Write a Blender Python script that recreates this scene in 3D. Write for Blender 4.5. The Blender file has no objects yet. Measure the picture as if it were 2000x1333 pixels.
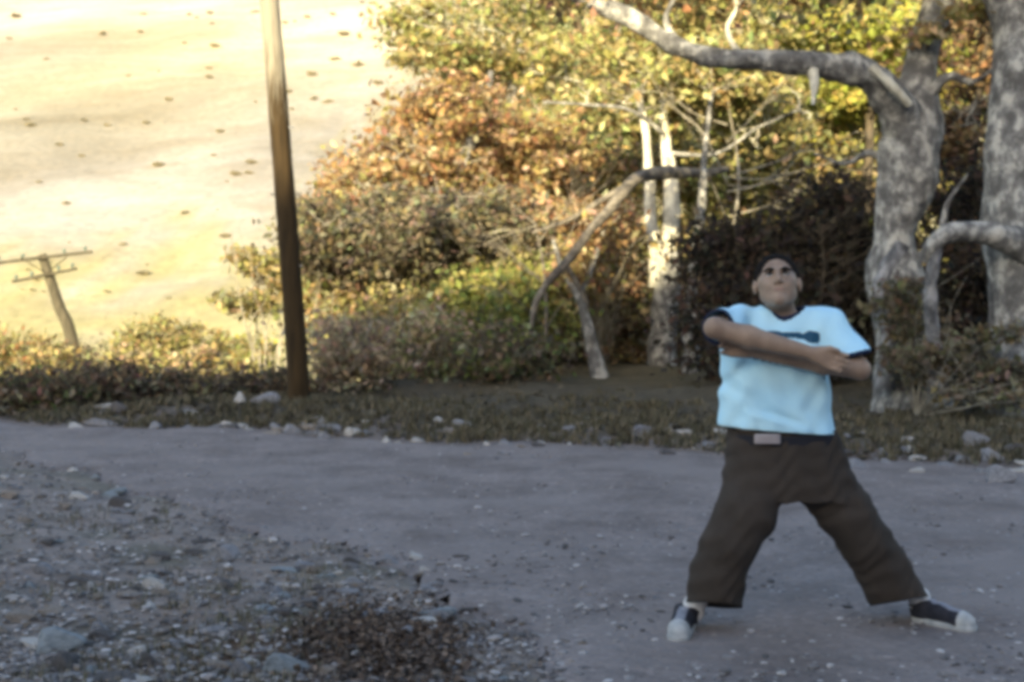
import bpy, math, random
import numpy as np
from mathutils import Vector
R = math.radians
random.seed(7); rng = np.random.default_rng(7)
SC = bpy.context.scene; COL = SC.collection
# ---------------------------------------------------------------- camera, light, exposure
F = 2500.0; CAMH = 1.35; HOR = 592.0            # focal length in photo pixels, eye height, horizon row
cam = bpy.data.cameras.new('camera'); camo = bpy.data.objects.new('camera', cam); COL.objects.link(camo)
camo.location = (0, 0, CAMH); camo.rotation_euler = (R(90), 0, 0)
cam.sensor_width = 36; cam.lens = 36 * F / 2000; cam.shift_y = -(666.5 - HOR) / 2000
cam.clip_start = .1; cam.clip_end = 3000
cam.dof.use_dof = True; cam.dof.focus_distance = 5.3; cam.dof.aperture_fstop = 4.0
SC.camera = camo
SUN_EL, SUN_AZ = 13.2, 14.0                     # behind the camera, a little to its left
world = bpy.data.worlds.new('World'); SC.world = world; world.use_nodes = True
nt = world.node_tree; bg = nt.nodes['Background']
sky = nt.nodes.new('ShaderNodeTexSky'); sky.sky_type = 'NISHITA'; sky.sun_disc = False
sky.sun_elevation = R(SUN_EL); sky.sun_rotation = R(180 + SUN_AZ)
sky.air_density = 1.0; sky.dust_density = 1.6; sky.ozone_density = 1.0
nt.links.new(sky.outputs[0], bg.inputs[0]); bg.inputs[1].default_value = .15
sun = bpy.data.lights.new('sun', 'SUN'); suno = bpy.data.objects.new('sun', sun); COL.objects.link(suno)
sun.energy = 4.2; sun.angle = R(.6); sun.color = (1.0, .86, .54)
az, el = R(SUN_AZ), R(SUN_EL)
ldir = Vector((math.sin(az) * math.cos(el), math.cos(az) * math.cos(el), -math.sin(el)))
suno.rotation_euler = ldir.to_track_quat('-Z', 'Y').to_euler()
vs = SC.view_settings; vs.view_transform = 'Standard'; vs.look = 'None'; vs.gamma = 1; vs.use_curve_mapping = False
vs.exposure = 1.62
SC.render.engine = 'CYCLES'
SC.cycles.filter_width = 4.3
SC.cycles.max_bounces = 6; SC.cycles.transparent_max_bounces = 4
SC.cycles.use_denoising = True
# ---------------------------------------------------------------- helpers
def W(px, py, y):
    return Vector(((px - 1000) * y / F, y, CAMH - (py - HOR) * y / F))
def link(o, parent=None):
    COL.objects.link(o)
    if parent is not None:
        o.parent = parent
        o.matrix_parent_inverse = parent.matrix_basis.inverted()
    return o
def tag(o, label=None, cat=None, group=None, kind=None):
    if label: o['label'] = label
    if cat: o['category'] = cat
    if group: o['group'] = group
    if kind: o['kind'] = kind
    return o
def empty(name, loc):
    o = bpy.data.objects.new(name, None); o.location = loc; o.empty_display_size = .1
    return link(o)
def mesh_np(name, V, Fc, mats, parent=None, smooth=True, midx=None, tint=None):
    V = np.asarray(V, np.float32).reshape(-1, 3); Fc = np.asarray(Fc, np.int32)
    me = bpy.data.meshes.new(name); k = Fc.shape[1]
    me.vertices.add(len(V)); me.vertices.foreach_set('co', V.ravel())
    me.loops.add(Fc.size); me.loops.foreach_set('vertex_index', Fc.ravel())
    me.polygons.add(len(Fc)); me.polygons.foreach_set('loop_start', np.arange(0, Fc.size, k, dtype=np.int32))
    me.polygons.foreach_set('loop_total', np.full(len(Fc), k, np.int32))
    me.polygons.foreach_set('use_smooth', np.full(len(Fc), smooth, bool))
    for m in (mats if isinstance(mats, (list, tuple)) else [mats]): me.materials.append(m)
    if midx is not None: me.polygons.foreach_set('material_index', np.asarray(midx, np.int32))
    if tint is not None:
        a = me.attributes.new('tint', 'FLOAT_COLOR', 'POINT')
        c = np.ones((len(V), 4), np.float32); c[:, :3] = tint; a.data.foreach_set('color', c.ravel())
    me.update(calc_edges=True); me.validate()
    o = bpy.data.objects.new(name, me)
    return link(o, parent)
def vnoise(p, seed=0):
    p = np.asarray(p, np.float64); i = np.floor(p).astype(np.int64); f = p - i; f = f * f * (3 - 2 * f)
    def h(a, b, c):
        n = (a * 73856093) ^ (b * 19349663) ^ (c * 83492791) ^ (seed * 2654435761)
        n = (n ^ (n >> 13)) * 1274126177 & 0x7fffffff; n = (n ^ (n >> 16)) & 0xffff
        return n / 32767.5 - 1
    r = 0
    for a in (0, 1):
        for b in (0, 1):
            for c in (0, 1):
                w = (f[..., 0] if a else 1 - f[..., 0]) * (f[..., 1] if b else 1 - f[..., 1]) * (f[..., 2] if c else 1 - f[..., 2])
                r = r + w * h(i[..., 0] + a, i[..., 1] + b, i[..., 2] + c)
    return r
def fbm(p, s, o=4, seed=0):
    r = 0; a = 1
    for k in range(o):
        r = r + a * vnoise(np.asarray(p) * s * 2 ** k + 17.3 * k, seed + k); a *= .5
    return r
def sst(x): x = np.clip(x, 0, 1); return x * x * (3 - 2 * x)
# ---------------------------------------------------------------- materials
def mat(name, c1, c2=None, scale=5, rough=.9, bump=0, bscale=None, c3=None, spec=.3, stretch=None, tint=False, transl=0, detail=6, metal=0):
    m = bpy.data.materials.new(name); m.use_nodes = True; n = m.node_tree.nodes; l = m.node_tree.links
    b = n['Principled BSDF']; b.inputs['Roughness'].default_value = rough; b.inputs['Specular IOR Level'].default_value = spec
    b.inputs['Metallic'].default_value = metal
    tc = n.new('ShaderNodeTexCoord'); mp = n.new('ShaderNodeMapping'); l.new(tc.outputs['Object'], mp.inputs[0])
    if stretch: mp.inputs['Scale'].default_value = stretch
    col = None
    if c2 is not None:
        t = n.new('ShaderNodeTexNoise'); t.inputs['Scale'].default_value = scale; t.inputs['Detail'].default_value = detail
        t.inputs['Roughness'].default_value = .65; l.new(mp.outputs[0], t.inputs['Vector'])
        r = n.new('ShaderNodeValToRGB'); l.new(t.outputs['Fac'], r.inputs[0])
        r.color_ramp.elements[0].position, r.color_ramp.elements[1].position = (.40, .60) if 'bark' in name else (.36, .64)
        r.color_ramp.elements[0].color = (*c1, 1); r.color_ramp.elements[1].color = (*c2, 1)
        if c3: e = r.color_ramp.elements.new(.5); e.color = (*c3, 1)
        col = r.outputs[0]
    if tint:
        at = n.new('ShaderNodeAttribute'); at.attribute_name = 'tint'
        if col is None: col = at.outputs['Color']
        else:
            mx = n.new('ShaderNodeMix'); mx.data_type = 'RGBA'; mx.blend_type = 'MULTIPLY'; mx.inputs[0].default_value = 1
            l.new(col, mx.inputs[6]); l.new(at.outputs['Color'], mx.inputs[7]); col = mx.outputs[2]
    if col is None: b.inputs['Base Color'].default_value = (*c1, 1)
    else: l.new(col, b.inputs['Base Color'])
    if bump:
        t2 = n.new('ShaderNodeTexNoise'); t2.inputs['Scale'].default_value = bscale or scale * 3; t2.inputs['Detail'].default_value = 5
        l.new(mp.outputs[0], t2.inputs['Vector'])
        bp = n.new('ShaderNodeBump'); bp.inputs['Strength'].default_value = 1; t2.inputs['Roughness'].default_value = .65; bp.inputs['Distance'].default_value = bump
        l.new(t2.outputs['Fac'], bp.inputs['Height']); l.new(bp.outputs[0], b.inputs['Normal'])
    if transl:
        tr = n.new('ShaderNodeBsdfTranslucent'); ms = n.new('ShaderNodeMixShader'); ms.inputs[0].default_value = transl
        if col is None: tr.inputs[0].default_value = (*c1, 1)
        else: l.new(col, tr.inputs[0])
        l.new(b.outputs[0], ms.inputs[1]); l.new(tr.outputs[0], ms.inputs[2]); l.new(ms.outputs[0], n['Material Output'].inputs[0])
    return m
M = {}
M['leaf'] = mat('leaf', (1, 1, 1), tint=True, rough=.7, transl=.42)
M['litter'] = mat('litter', (1, 1, 1), tint=True, rough=.9)
M['bark_pale'] = mat('bark_pale', (.12, .115, .11), (.50, .485, .44), 6.5, bump=.09, bscale=7, c3=(.22, .215, .205), stretch=(1, 1, .7), detail=9)
M['bark_grey'] = mat('bark_grey', (.08, .08, .085), (.34, .335, .34), 5.5, bump=.04, bscale=12, c3=(.17, .17, .175), stretch=(1, 1, .8))
M['bark_white'] = mat('bark_white', (.42, .39, .31), (.70, .67, .56), 5, bump=.01, stretch=(1, 1, .6))
M['bark_branch'] = mat('bark_branch', (.08, .07, .06), (.24, .21, .17), 6, bump=.01)
M['bark_dark'] = mat('bark_dark', (.035, .028, .02), (.12, .095, .065), 8, bump=.01)
M['bark_twig'] = mat('bark_twig', (.25, .22, .17), (.42, .39, .32), 4)
M['pole'] = mat('pole_wood', (.022, .014, .005), (.055, .034, .013), 6, bump=.012, bscale=22, stretch=(3, 3, .25))
M['pole_far'] = mat('far_pole_wood', (.055, .048, .032), (.11, .095, .065), 6, stretch=(2, 2, .3))
M['glass'] = mat('insulator_glass', (.12, .16, .14), rough=.25)
M['metal'] = mat('galvanised_metal', (.3, .3, .3), (.4, .4, .41), 20, rough=.45, metal=.7)
M['stone'] = mat('stone', (.16, .16, .175), (.34, .34, .36), 7, bump=.01, tint=False)
M['stone_white'] = mat('pale_stone', (.30, .29, .28), (.50, .49, .47), 9, bump=.004)
M['stone_blue'] = mat('blue_grey_stone', (.18, .205, .225), (.30, .34, .365), 5, bump=.01)
M['stone_tan'] = mat('tan_stone', (.2, .17, .14), (.36, .31, .27), 7, bump=.01)
M['stone_dark'] = mat('dark_stone', (.075, .07, .07), (.14, .13, .13), 8, bump=.008)
def ground_mat(name, base, speck, dirt):
    m = mat(name, base[0], base[1], 1.6, bump=.045, bscale=7, detail=9, c3=base[2]); n = m.node_tree.nodes; l = m.node_tree.links
    b = n['Principled BSDF']; src = b.inputs['Base Color'].links[0].from_socket
    mp = n['Mapping']
    v = n.new('ShaderNodeTexVoronoi'); v.inputs['Scale'].default_value = speck; l.new(mp.outputs[0], v.inputs['Vector'])
    sx = n.new('ShaderNodeSeparateColor'); l.new(v.outputs['Color'], sx.inputs[0])
    r = n.new('ShaderNodeValToRGB'); l.new(sx.outputs[0], r.inputs[0])
    r.color_ramp.elements[0].color = (.8, .8, .8, 1); r.color_ramp.elements[1].color = (1.15, 1.15, 1.15, 1)
    e = r.color_ramp.elements.new(.93); e.color = (1.1, 1.1, 1.1, 1); r.color_ramp.elements[2].color = (1.45, 1.45, 1.45, 1)
    mx = n.new('ShaderNodeMix'); mx.data_type = 'RGBA'; mx.blend_type = 'MULTIPLY'; mx.inputs[0].default_value = .75
    l.new(src, mx.inputs[6]); l.new(r.outputs[0], mx.inputs[7])
    t = n.new('ShaderNodeTexNoise'); t.inputs['Scale'].default_value = .55; t.inputs['Detail'].default_value = 5; l.new(mp.outputs[0], t.inputs['Vector'])
    rr = n.new('ShaderNodeValToRGB'); rr.color_ramp.elements[0].position = .5; rr.color_ramp.elements[1].position = .66; l.new(t.outputs['Fac'], rr.inputs[0])
    m2 = n.new('ShaderNodeMix'); m2.data_type = 'RGBA'; l.new(rr.outputs[0], m2.inputs[0]); l.new(mx.outputs[2], m2.inputs[6]); m2.inputs[7].default_value = (*dirt, 1)
    l.new(m2.outputs[2], b.inputs['Base Color'])
    return m
M['road'] = ground_mat('gravel_road', ((.155, .13, .122), (.25, .215, .205), (.205, .176, .168)), 34, (.235, .205, .196))
# ground colour is chosen per zone by the tint attribute (soil, verge, dry hillside grass)
M['ground'] = ground_mat('ground', ((.8, .8, .8), (1.15, 1.12, 1.08), (1, 1, 1)), 18, (.9, .9, .9))
def tint_multiply(m):
    n = m.node_tree.nodes; l = m.node_tree.links; b = n['Principled BSDF']; src = b.inputs['Base Color'].links[0].from_socket
    mp2 = n.new('ShaderNodeMapping'); mp2.inputs['Scale'].default_value = (.5, 1, 1); mp2.inputs['Rotation'].default_value = (0, 0, .5); l.new(n['Texture Coordinate'].outputs['Object'], mp2.inputs[0])
    q = n.new('ShaderNodeTexNoise'); q.inputs['Scale'].default_value = .16; q.inputs['Detail'].default_value = 9; q.inputs['Roughness'].default_value = .72; q.inputs['Distortion'].default_value = .6; l.new(mp2.outputs[0], q.inputs['Vector'])
    qr = n.new('ShaderNodeValToRGB'); qr.color_ramp.elements[0].position = .36; qr.color_ramp.elements[1].position = .64; l.new(q.outputs['Fac'], qr.inputs[0])
    qr.color_ramp.elements[0].color = (.80, .76, .68, 1); qr.color_ramp.elements[1].color = (1.06, 1.06, 1.06, 1)
    mq = n.new('ShaderNodeMix'); mq.data_type = 'RGBA'; mq.blend_type = 'MULTIPLY'; mq.inputs[0].default_value = 1; l.new(src, mq.inputs[6]); l.new(qr.outputs[0], mq.inputs[7]); src = mq.outputs[2]
    at = n.new('ShaderNodeAttribute'); at.attribute_name = 'tint'
    mx = n.new('ShaderNodeMix'); mx.data_type = 'RGBA'; mx.blend_type = 'MULTIPLY'; mx.inputs[0].default_value = 1
    l.new(src, mx.inputs[6]); l.new(at.outputs['Color'], mx.inputs[7]); l.new(mx.outputs[2], b.inputs['Base Color'])
tint_multiply(M['ground'])
# ---------------------------------------------------------------- terrain
def far_edge(x): return np.where(x > -5.6, 12.15 - .40 * x, 14.4 - .2 * (x + 5.6)) + .22 * np.sin(x * 1.7) + .12 * np.sin(x * 4.1 + 1)
NEX = np.array([-60, -16, -9, -4.9, -2.75, -1.5, -.7, -.23, .02, .15, .3, .6])
NEY = np.array([20, 13.3, 12.6, 11.9, 9.2, 7.5, 6.6, 5.75, 5.0, 4.2, 2.5, -8.])
def near_edge(x): return np.interp(x, NEX, NEY) + .14 * np.sin(x * 5.2) + .10 * np.sin(x * 13 + 2) + .05 * np.sin(x * 31)
def near_dist(x, y):
    sl = (np.interp(x + .12, NEX, NEY) - np.interp(x - .12, NEX, NEY)) / .24
    return (y - near_edge(x)) / np.sqrt(1 + sl * sl)
def height(x, y):
    x = np.asarray(x, float); y = np.asarray(y, float)
    P = np.stack([x, y, x * 0], -1)
    fe, ne = far_edge(x), near_edge(x)
    z = .012 * fbm(P, .9, 3, 3)
    beyond = sst((y - fe) / 1.5)
    z = z + beyond * (.10 + .10 * fbm(P, .8, 4, 5)) + sst((y - fe - 2) / 9) * .1
    near = sst(-near_dist(x, y) / .9) * sst((y + 6) / 4) * (x < .7)
    z = z + near * (.01 + .045 * fbm(P, 1.6, 4, 9) + .10 * sst((-x - .8) / 3))
    # valley that drops away on the left beyond the road
    z = z - 5.5 * sst((y - fe - 3) / 16) * sst((-x - 1.0 + (y - 20) * .10) / 7)
    z = z - 3 * sst((y - 36) / 12) * (1 - sst((-x + 2) / 8))
    hill = np.clip(y - 46, 0, None); hill = np.where(hill < 20, hill * hill / 40, hill - 10)
    z = z + .40 * hill * (1 + .12 * np.sin(x / 60 + .5)) + np.clip(hill / 20, 0, 1) * 1.1 * fbm(P, .035, 4, 20)
    z = np.where(y > 560, z - .40 * (y - 560) * 1.2, z)
    # ridge behind the camera, which keeps the road in shade
    rb = sst((-y - 7) / 38)
    z = z + rb * (18.4 + .22 * (x + 14) + 1.1 * fbm(P, .05, 3, 31)) - sst((-y - 60) / 120) * 10
    return z
def axis(dense0, dense1, step, lim0, lim1, grow=1.13):
    a = list(np.arange(dense0, dense1 + 1e-6, step)); s = step
    while a[-1] < lim1: s *= grow; a.append(a[-1] + s)
    s = step; b = []; c = a[0]
    while c > lim0: s *= grow; c -= s; b.append(c)
    return np.array(b[::-1] + a)
def sheet(xs, ys):
    X, Y = np.meshgrid(xs, ys); nx, ny = len(xs), len(ys)
    i = np.arange((ny - 1) * nx).reshape(ny - 1, nx)[:, :-1].ravel()
    return X.ravel(), Y.ravel(), np.stack([i, i + 1, i + nx + 1, i + nx], -1)
xs = axis(-9, 9, .085, -620, 620, 1.06); ys = axis(3.8, 19, .075, -230, 700, 1.05)
X, Y, Fc = sheet(xs, ys); Z = height(X, Y)
inroad = (Y < far_edge(X) - .12) & (Y > near_edge(X) + .12) & (X < 8)
onroad = (Y < far_edge(X)) & (Y > near_edge(X))
Z = Z - .05 * sst(np.minimum(far_edge(X) - Y, near_dist(X, Y)) / .12)
P3 = np.stack([X, Y, X * 0], -1)
n1 = fbm(P3, .5, 4, 40); n2 = fbm(P3, 2.2, 4, 44)
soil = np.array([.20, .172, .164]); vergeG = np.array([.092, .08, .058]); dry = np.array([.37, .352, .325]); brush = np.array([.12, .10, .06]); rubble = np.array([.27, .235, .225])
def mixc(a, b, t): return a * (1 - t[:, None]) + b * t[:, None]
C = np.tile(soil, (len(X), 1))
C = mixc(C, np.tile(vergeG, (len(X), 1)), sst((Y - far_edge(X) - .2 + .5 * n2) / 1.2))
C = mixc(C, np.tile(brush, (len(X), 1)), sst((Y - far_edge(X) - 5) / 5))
C = mixc(C, np.tile(dry, (len(X), 1)), sst((Y - 36 + 3 * n1) / 14))
C = mixc(C, np.tile(rubble, (len(X), 1)), sst((.25 - near_dist(X, Y)) / .4))
nearv = (Y < near_edge(X)) & (X < 1)
C = mixc(C, np.tile(np.array([.18, .168, .145]), (len(X), 1)), sst(n2 * 1.3 + .1) * nearv)
brown = np.exp(-(((X + .95) / .42) ** 2 + ((Y - 4.85) / .42) ** 2)); C = mixc(C, np.tile(np.array([.10, .062, .04]), (len(X), 1)), np.clip(brown * 1.3, 0, 1) * sst((.3 - near_dist(X, Y)) / .4))
low = np.array([.36, .33, .16]); C = mixc(C, np.tile(low, (len(X), 1)), sst((Y - 46) / 8) * (1 - sst((Y - 68 + 10 * n1) / 22)) * .85)
C = mixc(C, np.tile(np.array([.40, .37, .33]), (len(X), 1)), sst((Y - 112 + 14 * n1) / 30) * sst((-X - 4) / 20) * .3)
C = mixc(C, np.tile(np.array([.34, .31, .18]), (len(X), 1)), sst((Y - 62) / 10) * sst((X + 14 + 5 * n1) / 8) * .8)
hm = sst((Y - 60) / 30)[:, None]; C = C * (1 + hm * .30 * fbm(P3 * np.array([1, .6, 1]), .045, 5, 50)[:, None])
C = C * (1 - hm * np.array([0., .03, .22]) * fbm(P3, .02, 2, 52)[:, None])
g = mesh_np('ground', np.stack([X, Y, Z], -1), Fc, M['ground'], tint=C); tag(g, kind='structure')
# road sheet
RX, RY, RF = sheet(axis(-9, 12, .08, -60, 12.1, 1.05), axis(3.6, 17, .07, -7.5, 40, 1.06))
rin = np.minimum(far_edge(RX) - RY, near_dist(RX, RY)); keep = (rin[RF] > -.04).all(1); RF = RF[keep]
u_, inv_ = np.unique(RF, return_inverse=True); RX, RY, rin = RX[u_], RY[u_], rin[u_]; RF = inv_.reshape(RF.shape)
PR = np.stack([RX, RY, RX * 0], -1)
RZ = height(RX, RY) + .012 - .05 * (1 - sst((rin + .05) / .14)) + .012 * fbm(PR, 2.6, 4, 60)
road = mesh_np('road', np.stack([RX, RY, RZ], -1), RF, M['road']); tag(road, kind='structure')
def gz(x, y): return float(height(np.array([x]), np.array([y]))[0])
# ---------------------------------------------------------------- tubes, leaves
def tube(pts, rad, seg=10, noise=.0, seed=0, cap=True):
    pts = [Vector(p) for p in pts]
    # resample with Catmull-Rom
    P = [pts[0] * 2 - pts[1]] + pts + [pts[-1] * 2 - pts[-2]]; out = []; rr = []
    for k in range(len(pts) - 1):
        a, b, c, d = P[k:k + 4]; n = max(2, int((c - b).length / max(.5 * rad[k], .06))); n = min(n, 26)
        for j in range(n):
            t = j / n
            out.append(.5 * ((2 * b) + (c - a) * t + (2 * a - 5 * b + 4 * c - d) * t * t + (3 * b - a - 3 * c + d) * t ** 3)); rr.append(rad[k] * (1 - t) + rad[k + 1] * t)
    out.append(pts[-1]); rr.append(rad[-1])
    A = np.array([list(p) for p in out]); T = np.gradient(A, axis=0); T /= np.linalg.norm(T, axis=1)[:, None] + 1e-9
    up = np.array([0, 1, 0.]) if abs(T[0][1]) < .9 else np.array([1, 0, 0.]); V = []; N = None
    for k in range(len(A)):
        if N is None: N = np.cross(T[k], up)
        N = N - T[k] * N.dot(T[k]); N /= np.linalg.norm(N) + 1e-9; B = np.cross(T[k], N)
        a = np.linspace(0, 2 * math.pi, seg, endpoint=False)
        V.append(A[k] + rr[k] * (np.cos(a)[:, None] * N + np.sin(a)[:, None] * B))
    V = np.concatenate(V)
    if noise:
        ctr = np.repeat(A, seg, 0); r0 = np.repeat(np.array(rr), seg)[:, None]
        nn = fbm(V / max(np.mean(rad), .02), .55, 3, seed)[:, None]; V = ctr + (V - ctr) * (1 + noise * nn)
    n = len(A); i = np.arange((n - 1) * seg); j = (i // seg) * seg + (i % seg + 1) % seg
    Fq = np.stack([i, j, j + seg, i + seg], -1)
    if cap:
        V = np.concatenate([V, A[-1:] + T[-1:] * rr[-1] * .5]); tip = len(V) - 1; b0 = (n - 1) * seg
        q = np.arange(seg); Fq = np.concatenate([Fq, np.stack([b0 + q, b0 + (q + 1) % seg, np.full(seg, tip), np.full(seg, tip)], -1)])
    return V, Fq
def quads_obj(name, parts, m, parent=None):
    V = []; Fq = []; o = 0
    for v, f in parts: V.append(v); Fq.append(f + o); o += len(v)
    V = np.concatenate(V); Fq = np.concatenate(Fq)
    me_o = mesh_np(name, V, Fq, m, parent)
    return me_o
def leaves(n, centres, radii, size, pal, seed=0, flat=.35, clump=.28, nclump=60, aspect=1.0):
    r = np.random.default_rng(seed); centres = np.asarray(centres, float); radii = np.asarray(radii, float)
    vol = radii.prod(1) ** .75; e = r.choice(len(centres), nclump, p=vol / vol.sum())
    d = r.normal(size=(nclump, 3)); d /= np.linalg.norm(d, axis=1)[:, None]; d *= (r.random(nclump) ** .45)[:, None]
    cc = centres[e] + d * radii[e]; cs = 1.35 * clump * (.6 + .9 * r.random(nclump)) * radii[e].mean(1)
    ci = r.choice(nclump, n); q = np.clip(r.normal(size=(n, 3)) * .62, -1.5, 1.5); q[:, 2] *= .6; q[:, :2] *= 1.25
    p = cc[ci] + q * cs[ci][:, None]
    nrm = r.normal(size=(n, 3)); nrm[:, 2] += flat; nrm[:, 1] -= .15; nrm /= np.linalg.norm(nrm, axis=1)[:, None]
    u = np.cross(nrm, r.normal(size=(n, 3))); u /= np.linalg.norm(u, axis=1)[:, None]; v = np.cross(nrm, u)
    s = size * (.35 + 1.1 * r.random(n) ** 1.5)[:, None]; bend = nrm * s * .18
    V = np.stack([p - u * s, p - v * s * .55 * aspect + bend, p + u * s, p + v * s * .55 * aspect + bend], 1).reshape(-1, 3)
    Fq = np.arange(4 * n).reshape(n, 4)
    pal = np.asarray(pal, float); cl = r.choice(len(pal), nclump); pick = np.where(r.random(n) < .42, cl[ci], r.choice(len(pal), n))
    t = pal[pick] * (.65 + .7 * r.random((n, 1))); t *= 1 + .1 * r.normal(size=(n, 3))
    return V, Fq, np.repeat(np.clip(t, .004, .9), 4, 0), cc
YG = [(.36, .33, .12), (.44, .40, .17), (.28, .27, .10), (.50, .46, .24), (.36, .28, .12)]
YB = [(.46, .44, .10), (.38, .38, .08), (.28, .29, .07), (.44, .39, .15)]
OR = [(.36, .22, .10), (.45, .31, .15), (.26, .16, .08), (.58, .45, .28), (.38, .31, .11), (.32, .22, .13)]
OL = [(.26, .22, .10), (.34, .28, .11), (.18, .16, .08), (.46, .37, .17), (.38, .33, .13)]
GR = [(.20, .23, .07), (.33, .33, .09), (.11, .15, .05), (.46, .42, .14)]
BR = [(.12, .08, .05), (.18, .12, .07), (.08, .06, .045), (.22, .15, .09)]
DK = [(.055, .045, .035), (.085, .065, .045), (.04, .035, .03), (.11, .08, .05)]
PK = [(.46, .35, .23), (.34, .26, .17), (.60, .49, .32), (.24, .18, .12)]
GY = [(.15, .13, .085), (.21, .18, .12), (.11, .095, .065), (.30, .25, .16), (.19, .16, .08)]
CNT = [100]
def plant(name, label, cat, base, ells, pal, n, size, trunks=(), group=None, twigs=14, twigr=.02, nclump=60, clump=.28, twigmat='bark_twig', flat=.35, aspect=1., gaps=1):
    """ells: (px, py, rx, ry, d, depth) in photo pixels at distance d; trunks: list of (points[(px,py,d)], radii px, material, part name)"""
    CNT[0] += 1; root = empty(name, base); tag(root, label, cat, group)
    cs = []; rs = []
    for (px, py, rx_, ry_, d, dep) in ells:
        c = W(px, py, d); cs.append(list(c)); rs.append((rx_ * d / F, dep, ry_ * d / F))
    V, Fq, T, cc = leaves(n, cs, rs, size, pal, CNT[0], flat, clump, nclump, aspect)
    h = height(V[:, 0], V[:, 1]); k = (V[:, 2] > h + .01).reshape(-1, 4).all(1)
    V = V.reshape(-1, 4, 3)[k].reshape(-1, 3); T = T.reshape(-1, 4, 3)[k].reshape(-1, 3); Fq = np.arange(len(V)).reshape(-1, 4)
    cr = mesh_np('crown' if trunks else 'foliage', V, Fq, M['leaf'], root, smooth=False, tint=T)
    starts = []
    for pts, rad, m, pn in trunks:
        wp = [W(*p) for p in pts]; wr = [r_ * p[2] / F for r_, p in zip(rad, pts)]
        t = quads_obj(pn, [tube(wp, wr, 28 if wr[0] > .2 else 12, .30 if wr[0] > .2 else .2, CNT[0])], M[m], root); starts += wp[len(wp) // 2:]
    if not starts: starts = [Vector(base)]
    rr = random.Random(CNT[0]); tw = []
    for k_ in range(min(twigs, len(cc))):
        c = Vector(cc[k_]); s = min(starts, key=lambda q: (q - c).length)
        L = (c - s).length
        if L < .2: continue
        if L > 2.6: s = c + (s - c) * (2.2 / L); L = 2.2
        if k_ % 2: c = c + Vector((0, -min(1.2, L), .1))
        j = lambda a: Vector((rr.uniform(-1, 1), rr.uniform(-1, 1), rr.uniform(-.4, 1))) * L * a
        p1 = s.lerp(c, .35) + j(.10); p2 = s.lerp(c, .7) + j(.10); r0 = twigr * (.6 + .5 * rr.random()) * (1 + .12 * L)
        tw.append(tube([s, p1, p2, c], [r0, r0 * .8, r0 * .5, r0 * .25], 5))
        for q in range(3):
            a = p1.lerp(c, rr.random()); e = a + Vector((rr.uniform(-1, 1), rr.uniform(-1, 1), rr.uniform(-.3, 1))) * min(L * .4, 1.1)
            tw.append(tube([a, a.lerp(e, .5) + j(.04), e], [r0 * .45, r0 * .3, r0 * .12], 4))
    if tw:
        o = quads_obj('twigs', tw, M[twigmat], root); o['kind'] = 'stuff'
    return root
def B(px, d): x = (px - 1000) * d / F; return (x, d, gz(x, d) - .02)
exec_order = None
# ---------------------------------------------------------------- utility poles
bp_ = B(584, 15.6); pole = empty('utility_pole', bp_); tag(pole, 'thick dark brown wooden utility pole standing alone at the road edge', 'utility pole')
pts = [Vector(bp_) + Vector((0, 0, -.3)), W(580, 700, 15.6), W(558, 400, 15.6), W(541, 180, 15.6), W(524, -30, 15.6), W(505, -260, 15.6), W(484, -520, 15.6)]
M['pole_top'] = mat('sunlit_pole_wood', (.17, .15, .11), (.30, .27, .21), 6, bump=.012, bscale=22, stretch=(3, 3, .25))  # pale copy of the pole wood, coloured as if sunlit
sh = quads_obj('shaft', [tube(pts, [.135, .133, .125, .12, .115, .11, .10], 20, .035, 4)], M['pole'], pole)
# sunlit top painted into the wood colour: paler above the shadow line
def paint_sunlit_top(m, c1, c2, z0, z1):
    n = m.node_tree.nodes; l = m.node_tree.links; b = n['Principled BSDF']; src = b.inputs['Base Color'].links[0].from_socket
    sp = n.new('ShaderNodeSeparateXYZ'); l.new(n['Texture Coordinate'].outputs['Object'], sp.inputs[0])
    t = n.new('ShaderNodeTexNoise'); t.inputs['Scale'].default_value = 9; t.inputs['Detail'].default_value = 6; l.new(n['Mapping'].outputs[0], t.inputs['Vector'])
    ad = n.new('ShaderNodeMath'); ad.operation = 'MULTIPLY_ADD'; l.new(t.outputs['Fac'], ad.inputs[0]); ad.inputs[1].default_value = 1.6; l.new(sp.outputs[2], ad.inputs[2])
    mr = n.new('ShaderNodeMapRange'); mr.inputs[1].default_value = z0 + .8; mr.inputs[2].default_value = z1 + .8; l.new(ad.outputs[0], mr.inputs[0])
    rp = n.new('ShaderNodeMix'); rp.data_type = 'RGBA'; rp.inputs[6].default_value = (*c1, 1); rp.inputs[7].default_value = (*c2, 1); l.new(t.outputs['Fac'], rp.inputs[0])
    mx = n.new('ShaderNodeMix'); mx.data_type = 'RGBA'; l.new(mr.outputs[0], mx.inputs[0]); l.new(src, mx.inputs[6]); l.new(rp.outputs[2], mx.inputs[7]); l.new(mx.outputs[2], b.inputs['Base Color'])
M['pole_shaft'] = mat('pole_wood_sunlit_top', (.022, .014, .005), (.055, .034, .013), 6, bump=.012, bscale=22, stretch=(3, 3, .25))
paint_sunlit_top(M['pole_shaft'], (.20, .17, .13), (.36, .33, .26), 3.7, 4.5); sh.data.materials[0] = M['pole_shaft']  # shaft colour pales upward to stand in for sunlight
for k, (px, py) in enumerate([(566, 520), (556, 380), (548, 250), (572, 610)]):
    c = W(px, py, 15.6); s = -1 if k % 2 else 1
    quads_obj('step_bolt', [tube([c + Vector((s * .09, -.03, 0)), c + Vector((s * .165, -.05, .0))], [.010, .010], 6)], M['metal'], pole)
c1 = W(498, -330, 15.6)
quads_obj('crossarm', [tube([c1 + Vector((-1.2, -.16, .02)), c1 + Vector((1.2, -.16, .0))], [.055, .055], 6)], M['pole'], pole)
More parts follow.
